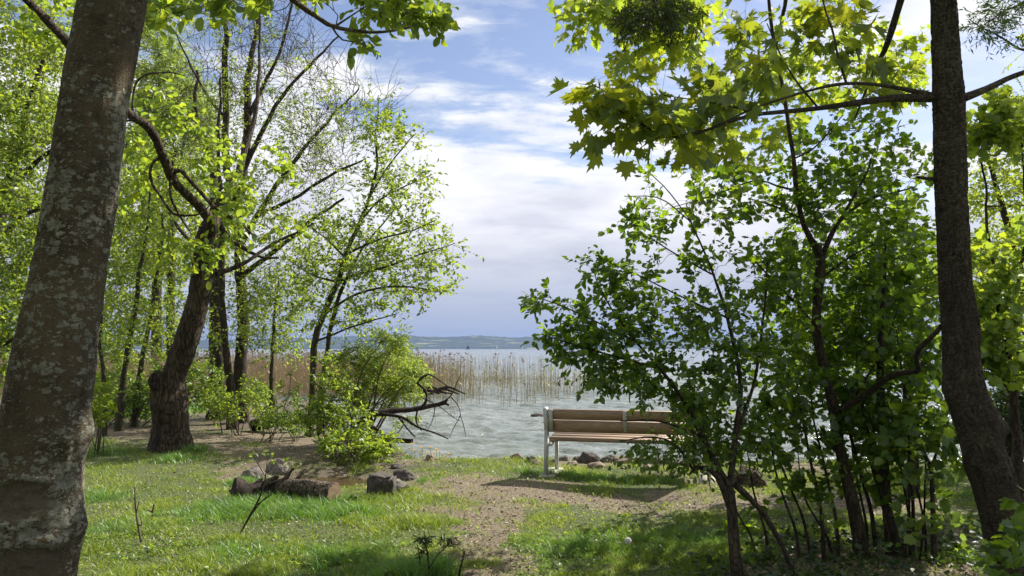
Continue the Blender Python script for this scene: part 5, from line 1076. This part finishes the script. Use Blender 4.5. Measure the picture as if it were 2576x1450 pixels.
# ------------------------------------------------------------------ reeds
def reeds(name, label, n_, xr, dr, hr, mt, seed, cond, wd=.010, plume=.15):
    r = np.random.default_rng(seed); d = dr[0] + (dr[1] - dr[0]) * r.random(n_) ** 1.0; px = r.uniform(*xr, n_)
    x = (px - CX) / F * d; k = cond(px, d, r, x); x, d, px = x[k], d[k], px[k]; n_ = len(x)
    h = r.uniform(*hr, n_); lean = r.normal(size=(n_, 2)) * .06; t = np.array([0, .5, 1.])
    z0 = np.full(n_, WZ - .3)
    P = np.stack([x[:, None] + lean[:, :1] * t ** 1.5 * h[:, None], d[:, None] + lean[:, 1:] * t ** 1.5 * h[:, None], z0[:, None] + (h[:, None] + .3) * t], -1)
    rr = wd / 2 * np.linspace(1.2, .5, 3)[None] * r.uniform(.6, 1.3, (n_, 1))
    V, Fq = tubes(P, rr, 3); b = MB(); b.add(V, Fq)
    # side leaves
    m_ = n_ // 5; i = r.integers(0, n_, m_); f = r.uniform(.3, .9, m_)[:, None]; Pp = P[i, 0] * (1 - f) + P[i, 2] * f
    A = np.stack([r.normal(size=m_), r.normal(size=m_) * .4, r.uniform(.4, 1.6, m_)], -1); b.add(*leaves(Pp, A, r.normal(size=(m_, 3)), r.uniform(.12, .3, m_), 'narrow'))
    o = mesh_np(name, b.verts(), b.faces(), M[mt]); o['kind'] = 'stuff'; o['label'] = label
    if plume:
        k = np.nonzero(r.random(n_) < plume)[0]; Pq = np.repeat(P[k, 2], 7, 0); A = r.normal(size=(len(Pq), 3)) * [.5, .5, .3] + [.35, 0, .6]
        V, Fq = leaves(Pq, A, r.normal(size=(len(Pq), 3)), r.uniform(.06, .13, len(Pq)), 'narrow'); q = mesh_np('reed_plumes', V, Fq, M['plume']); q['kind'] = 'stuff'; q['label'] = 'brown feathery plumes at the tops of the ' + ('sparse' if 'sparse' in label else 'dense') + ' reeds'
def dens_c(px, d, r, x):
    pr = np.interp(px, [0, 1000, 1060, 1200], [1, 1, .5, .0]) * (.7 + .5 * sstep(.3, .6, fbm(x * .6, d * .2, 3, 19))); edge = 27.5 + 2.5 * (fbm(x * .25, x * 0, 3, 3) - .5)
    return (r.random(len(px)) < pr) & (d > edge)
def sparse_c(px, d, r, x):
    pr = np.interp(px, [1000, 1060, 1250, 1400, 1500, 1600], [.95, .9, .6, .42, .20, .06]) * (.30 + .9 * sstep(.35, .62, fbm(x * .5, d * .12, 3, 17))); edge = 24.5 + 5 * (fbm(x * .4, x * 0, 3, 3) - .5) + np.interp(px, [1000, 1300, 1600], [0, .6, 3])
    return (r.random(len(px)) < pr) & (d > edge)
reeds('reeds', 'dense band of dry brown reeds standing in the lake behind the left trees', 20000, (-50, 1200), (26.5, 46), (.8, 1.75), 'reed', 31, dens_c, .013, .10)
reeds('reeds', 'sparse dry reeds standing in open water left of the bench', 5200, (1000, 1640), (23, 46), (.5, 1.65), 'reed_green', 32, sparse_c, .011, .04)

# ------------------------------------------------------------------ grass
def tuft_blades(x, y, h, seed, wd=.0032, bend=.5, lean=.35):
    r = np.random.default_rng(seed); n_ = len(x); z = G(x, y) - .004
    th = r.uniform(0, 2 * math.pi, n_); L_ = h * r.uniform(.55, 1.25, n_); dx, dy = np.cos(th), np.sin(th)
    b0 = lean * r.uniform(0, 1.2, n_) * L_; b1 = b0 + bend * L_ * r.uniform(.2, 1.2, n_)
    zz1 = L_ * .60; zz2 = L_ * r.uniform(.62, 1.0, n_)
    ph = r.uniform(0, math.pi, n_); wx_, wy_ = np.cos(ph) * wd * .5, np.sin(ph) * wd * .5
    k = r.uniform(.6, 1.4, n_); wx_ *= k; wy_ *= k
    def pt(b_, zz, s): return np.stack([x + dx * b_ + s * wx_, y + dy * b_ + s * wy_, z + zz], -1)
    V = np.stack([pt(0, 0, -1), pt(0, 0, 1), pt(b0 * .55, zz1 * .6, 1), pt(b0 * .55, zz1 * .6, -1), pt(b1, zz2, 0)], 1)
    o = (np.arange(n_) * 5)[:, None]
    return V.reshape(-1, 3), np.concatenate([o + [0, 1, 2], o + [0, 2, 3], o + [3, 2, 4]])
def scatter(n_, box_, seed):
    r = np.random.default_rng(seed); u = r.random(n_); x0, x1, y0, y1 = box_
    # denser toward the camera where blades show larger
    y = 1 / (1 / y0 + (1 / y1 - 1 / y0) * r.random(n_)); x = r.uniform(-1, 1, n_) * y * .70 + 0
    return x, y, r
x, y, r = scatter(470000, (0, 0, 4.3, 13.5), 41)
ok = (x > -8) & (y < shore(x) - .12); x, y = x[ok], y[ok]
bb = bare(x, y); cl = fbm(x * 3.2, y * 3.2, 3, 44)
k = r.random(len(x)) < np.clip((1 - bb * 1.03) * (.35 + 1.0 * sstep(.38, .62, cl)) + .035, 0, 1)
x, y, bb, cl = x[k], y[k], bb[k], cl[k]
hgt = (.022 + .030 * sstep(.4, .7, cl)) * (1 + .9 * sstep(.45, .7, fbm(x * .8 + 4, y * .8, 3, 47)) * (1 - bb)) * np.where(x < -.4, 1.25, 1.0)
b = MB(); b.add(*tuft_blades(x, y, hgt, 51, wd=.0046, bend=.7, lean=.5))
o = mesh_np('grass', b.verts(), b.faces(), M['grass']); o['kind'] = 'stuff'; o['label'] = 'short sunlit grass of the lakeside lawn'
# lush longer grass in patches: (ground pixel x, y, radius m, count, height)
TUF = [(690, 1192, .22, 700, .13), (625, 1200, .2, 600, .12), (955, 1262, .15, 400, .09), (700, 1262, .3, 1400, .15), (640, 1255, .3, 1400, .15), (850, 1262, .2, 700, .13), (1060, 1212, .2, 500, .12), (640, 1285, .55, 2600, .17), (760, 1290, .5, 2600, .17), (880, 1300, .35, 1500, .15), (560, 1270, .35, 1100, .15), (620, 1205, .25, 700, .16), (760, 1225, .2, 400, .12), (1050, 1220, .25, 600, .12), (440, 1165, .30, 900, .17), (500, 1140, .35, 900, .2), (250, 1150, .5, 900, .16), (1450, 1200, .35, 1200, .13), (1560, 1208, .35, 1300, .14), (1660, 1212, .28, 900, .12), (1390, 1195, .18, 450, .13), (1310, 1192, .25, 500, .09),
       (1215, 1143, .3, 350, .09), (1480, 1380, .6, 2400, .10), (1680, 1370, .6, 2600, .10), (1850, 1400, .5, 1800, .10), (800, 1420, .45, 1600, .12), (1010, 1450, .35, 1400, .16), (1090, 1440, .25, 900, .18), (620, 1390, .5, 1300, .10), (300, 1330, .5, 1400, .09), (450, 1300, .5, 1400, .09), (1335, 1262, .07, 120, .08), (1095, 1320, .08, 160, .08), (1240, 1375, .1, 160, .08), (900, 1390, .4, 1200, .1), (2390, 1420, .3, 900, .12), (2300, 1240, .8, 1500, .07), (2450, 1240, .5, 900, .08), (350, 1045, .9, 3000, .45), (270, 1035, .8, 2400, .5), (420, 1035, .8, 1800, .4), (520, 1030, .8, 1500, .35), (430, 1000, 1.2, 2500, .5), (1010, 1155, .2, 250, .08), (240, 1250, .4, 1200, .1), (930, 1262, .12, 260, .12)]
b = MB()
for i, (px, py, rad, n_, h) in enumerate(TUF):
    c = gp(px, py); rr_ = rng.normal(size=(n_, 2)) * rad * .5; x = c[0] + rr_[:, 0]; y = c[1] + rr_[:, 1]
    k = (bare(x, y) < (.75 if h < .3 else 2)) | (np.hypot(rr_[:, 0], rr_[:, 1]) < rad * .3); x, y = x[k], y[k]; kk = fbm(x * 7, y * 7, 2, i) > .42; x, y = x[kk], y[kk]
    b.add(*tuft_blades(x, y, h * (1 - .4 * np.hypot(x - c[0], y - c[1]) / rad).clip(.4, 1), 70 + i, wd=.0055 if h < .3 else .016, bend=.8, lean=.35))
o = mesh_np('tall_grass', b.verts(), b.faces(), M['grass_deep']); o['kind'] = 'stuff'; o['label'] = 'longer lush grass in tufts around the logs, the bench and the trunks'
# broad-leaved weeds in the lawn
x, y, r = scatter(26000, (0, 0, 4.3, 12), 61); ok = (x > -8) & (y < shore(x) - .2); x, y = x[ok], y[ok]
k = r.random(len(x)) < (1 - .9 * bare(x, y)) * (.12 + .9 * sstep(.5, .68, fbm(x * 1.9 + 3, y * 1.9, 3, 63))); x, y = x[k], y[k]
Pp = np.stack([x, y, G(x, y) + r.uniform(.012, .05, len(x))], -1)
V, Fq = leaves(Pp, r.normal(size=Pp.shape) * [1, 1, .4], np.array([0, 0, 1.]) + .4 * r.normal(size=Pp.shape), r.uniform(.018, .042, len(x)), 'oval')
o = mesh_np('weeds', V, Fq, L['mid']); o['kind'] = 'stuff'; o['label'] = 'small round-leaved weeds growing through the lawn'
# litter of dry bits, leaves and pebbles
x, y, r = scatter(90000, (0, 0, 4.3, 15), 91); ok = (x > -9) & (y < shore(x) - .05); x, y = x[ok], y[ok]; mu = np.exp(-(((x - MU[0] + .2) / 1.5) ** 2 + ((y - MU[1] - .4) / 1.0) ** 2)); k = r.random(len(x)) < .14 + .6 * bare(x, y) + mu; x, y = x[k], y[k]
Pp = np.stack([x, y, G(x, y) + .008], -1); A = r.normal(size=Pp.shape) * [1, 1, .25]
V, Fq = leaves(Pp, A, np.array([0, 0, 1.]) + .6 * r.normal(size=Pp.shape), r.uniform(.008, .045, len(x)) * r.uniform(.5, 1, len(x)), 'diamond')
m, n = mat('litter'); rnd = n.new('ShaderNodeNewGeometry').outputs['Random Per Island']
finish(n, n.new('ShaderNodeBsdfPrincipled', {'Base Color': n.ramp(rnd, [(0, (.10, .07, .045)), (.3, (.20, .145, .10)), (.7, (.34, .28, .20)), (1, (.55, .49, .38))]), 'Roughness': .9}).outputs[0]); M['litter'] = m
o = mesh_np('leaf_litter', V, Fq, m); o['kind'] = 'stuff'; o['label'] = 'dry leaf and bark bits scattered over the bare soil'
bm = bmesh.new(); bmesh.ops.create_icosphere(bm, subdivisions=1, radius=1); T = np.array([v.co[:] for v in bm.verts]); TF = np.array([[v.index for v in f.verts] for f in bm.faces]); bm.free()
x, y, r = scatter(9000, (0, 0, 4.5, 13), 93); ok = (y < shore(x)); x, y = x[ok], y[ok]; k = r.random(len(x)) < .05 + .5 * bare(x, y) ** 2; x, y = x[k], y[k]
S = r.uniform(.003, .011, (len(x), 1, 1)) * np.array([1, .8, .5]) * r.uniform(.7, 1.4, (len(x), 1, 3))
V = (T[None] * S + np.stack([x, y, G(x, y) + .002], -1)[:, None]).reshape(-1, 3); Fq = (TF[None] + (np.arange(len(x)) * len(T))[:, None, None]).reshape(-1, 3)
o = mesh_np('pebbles', V, Fq, M['stone_tan']); o['kind'] = 'stuff'; o['label'] = 'small pebbles strewn on the bare soil'

# ------------------------------------------------------------------ small plants, sticks, flowers
def stick(name, label, lines, mt='bark_dark', d=None, group=None, cat='stick'):
    P = Plant(int(lines[0][0][0])); 
    for i, l in enumerate(lines):
        pts = LP(*[(a, b_, d, w_) for a, b_, w_ in l])
        P.limb(pts, wob=.006, sides=6, n=12, bumpy=.12)
    return P
def plain(P, name, label, cat, mt):
    V = P.trunk.verts(); F_ = P.trunk.faces(); return obj_top(name, V, F_, M[mt], label, cat, smooth=True)
d = gp(345, 1365)[1]
plain(stick('', '', [((355, 1365, 5), (349, 1330, 6), (342, 1285, 5), (339, 1225, 3)), ((346, 1318, 4), (358, 1322, 3), (352, 1300, 2)), ((344, 1290, 3), (350, 1262, 2))], d=d), 'dead_stem', 'dry upright dead stem with peeling bark standing in the left grass', 'stick', 'twig_pale')
d = gp(385, 1300)[1]
plain(stick('', '', [((386, 1302, 5), (384, 1288, 5), (387, 1270, 4)), ((384, 1288, 4), (372, 1284, 3))], d=d), 'twig', 'short forked twig stub beside the upright dead stem', 'stick', 'twig_pale')
d = gp(603, 1345)[1]
P = stick('', '', [((603, 1345, 5), (625, 1305, 6), (645, 1270, 5), (660, 1235, 4), (668, 1200, 3), (672, 1160, 2)), ((625, 1305, 4), (660, 1260, 3), (700, 1225, 2), (730, 1175, 2)), ((640, 1275, 3), (690, 1240, 2)), ((668, 1200, 2), (650, 1170, 2), (640, 1150, 1)), ((672, 1190, 2), (700, 1160, 1), (712, 1145, 1))], d=d)
Q, D = P.grow(blob(P.r, [(665, 1150, 30, 14, d - .1, d + .1, 5), (700, 1165, 25, 14, d - .1, d + .1, 4)]), rfac=.002, rmin=.001); P.spray(Q, D, n=1, ln=.05, m=3, leaf='oval', size=.035, r=.0008)
P.finish('seedling', 'thin dark leaning seedling with a few leaves in front of the broken log', 'sapling', 'bark_dark', 'fresh', twig='bark_dark', tname='stem', cname='foliage')
d = gp(1160, 1462)[1]
plain(stick('', '', [((1152, 1466, 7), (1158, 1430, 6), (1165, 1402, 5), (1168, 1386, 2))], d=d), 'cut_stick', 'short pointed dark stick poking up at the bottom centre', 'stick', 'bark_dark')
d = gp(1085, 1450)[1]
P = stick('', '', [((1082, 1462, 6), (1078, 1420, 5), (1074, 1385, 4), (1068, 1352, 3)), ((1080, 1430, 4), (1098, 1400, 3), (1120, 1378, 3), (1138, 1358, 2)), ((1078, 1400, 3), (1060, 1385, 3), (1045, 1378, 2)), ((1060, 1460, 4), (1056, 1410, 3), (1050, 1370, 2))], d=d)
Q, D = P.grow(blob(P.r, [(1068, 1375, 18, 20, d - .05, d + .05, 8), (1128, 1368, 16, 10, d - .05, d + .05, 5)]), rfac=.002, rmin=.001); P.spray(Q, D, n=3, ln=.04, m=5, leaf='narrow', size=.05, r=.001, ldroop=.5)
P.finish('wilted_plant', 'dark wilted plant with curled leaves in the near grass', 'plant', 'bark_dark', 'ivy', twig='bark_dark', tname='stem', cname='foliage')
# dandelion clock
p = gp3(1592, 1432); dd_ = p[1]; top = at(1580, 1361, dd_)
t = empty('dandelion_clock', tuple(p), 'white dandelion seed head on a thin stalk in the shaded grass', 'flower')
V, Fq = tubes(spline([p, (p + top) / 2 + [.01, 0, 0], top], 8)[None], np.full((1, 8), .0022), 5); mesh_np('stem', V, Fq, M['grass'], smooth=True, parent=t)
r = np.random.default_rng(5); dv = nrm(r.normal(size=(220, 3))); V, Fq = leaves(np.repeat(top[None], 220, 0) + dv * .004, dv, r.normal(size=(220, 3)), np.full(220, .022), 'narrow'); b = MB(); b.add(V, Fq)
V = (T[None] * .0035 + (top + dv * .022)[:, None]).reshape(-1, 3); b.add(V, (TF[None] + (np.arange(220) * len(T))[:, None, None]).reshape(-1, 3)); mesh_np('seed_head', b.verts(), b.faces(), M['fluff'], parent=t)
# yellow flowers at the waterline
def flower(px, py, s_, mt, label, group, d=None):
    q = at(px, py, d) if d else at(px, py, gp(px, max(py, 1150))[1]); r = np.random.default_rng(int(px * 7 + py)); z0 = float(G(q[0], q[1])) if d is None else q[2] - .1
    z0 = min(z0, q[2] - .03); t = empty('yellow_flower', (q[0], q[1], z0), label, 'flower', group)
    V, Fq = tubes(spline([(q[0], q[1], z0), (q[0] + .005, q[1], (z0 + q[2]) / 2), tuple(q)], 5)[None], np.full((1, 5), .003), 4); mesh_np('stem', V, Fq, M['grass_deep'], parent=t)
    n_ = 9; a = np.arange(n_) / n_ * 2 * math.pi; A = np.stack([np.cos(a), np.sin(a), .5 + .4 * r.random(n_)], -1); V, Fq = leaves(np.repeat(q[None], n_, 0), A, np.repeat([[0, 0, 1.]], n_, 0), np.full(n_, s_), 'oval')
    mesh_np('petals', V, Fq, M[mt], parent=t)
FG = 'yellow flowers at the waterline'
for i, (px, py) in enumerate(((1031, 1130), (1043, 1135), (1057, 1138), (1075, 1141), (1092, 1141), (1106, 1139), (1130, 1144), (1122, 1150), (1083, 1127), (1098, 1132), (1062, 1128), (1086, 1160), (1066, 1150), (1112, 1160), (1036, 1118))):
    flower(px, py, .034, 'yellow', 'small yellow flower in the cluster at the waterline', FG)
OG = 'orange-yellow flowers behind the shrub'
for px, py in ((1704, 1090), (1712, 1095), (1722, 1091), (1696, 1086), (1742, 1089), (1752, 1086), (1758, 1092)): flower(px, py, .03, 'orange', 'orange-yellow flower among the twigs at the right end of the bench seat', OG, d=8.9)
# sparse leafy twigs holding them
P = Plant(801); a0 = gp(1790, 1235); 
P.limb([(a0[0], a0[1], float(G(*a0)) - .03, .008), (*at(1770, 1150, 9.0), .006), (*at(1745, 1100, 8.95), .004), (*at(1710, 1092, 8.92), .003)], sides=6); P.limb([(*at(1770, 1150, 9.0), .005), (*at(1765, 1110, 8.95), .004), (*at(1750, 1086, 8.92), .002)], sides=6)
Q, D = P.grow(blob(P.r, [(1740, 1100, 50, 25, 8.8, 9.1, 14)]), rfac=.003); P.spray(Q, D, n=3, ln=.12, m=5, leaf='oval', size=.04, r=.0015)
P.finish('flowering_bush', 'slender bush bearing orange-yellow flowers beside the right end of the bench', 'shrub', 'bark_dark', 'shrub', twig='bark_dark', tname='stem', cname='foliage')
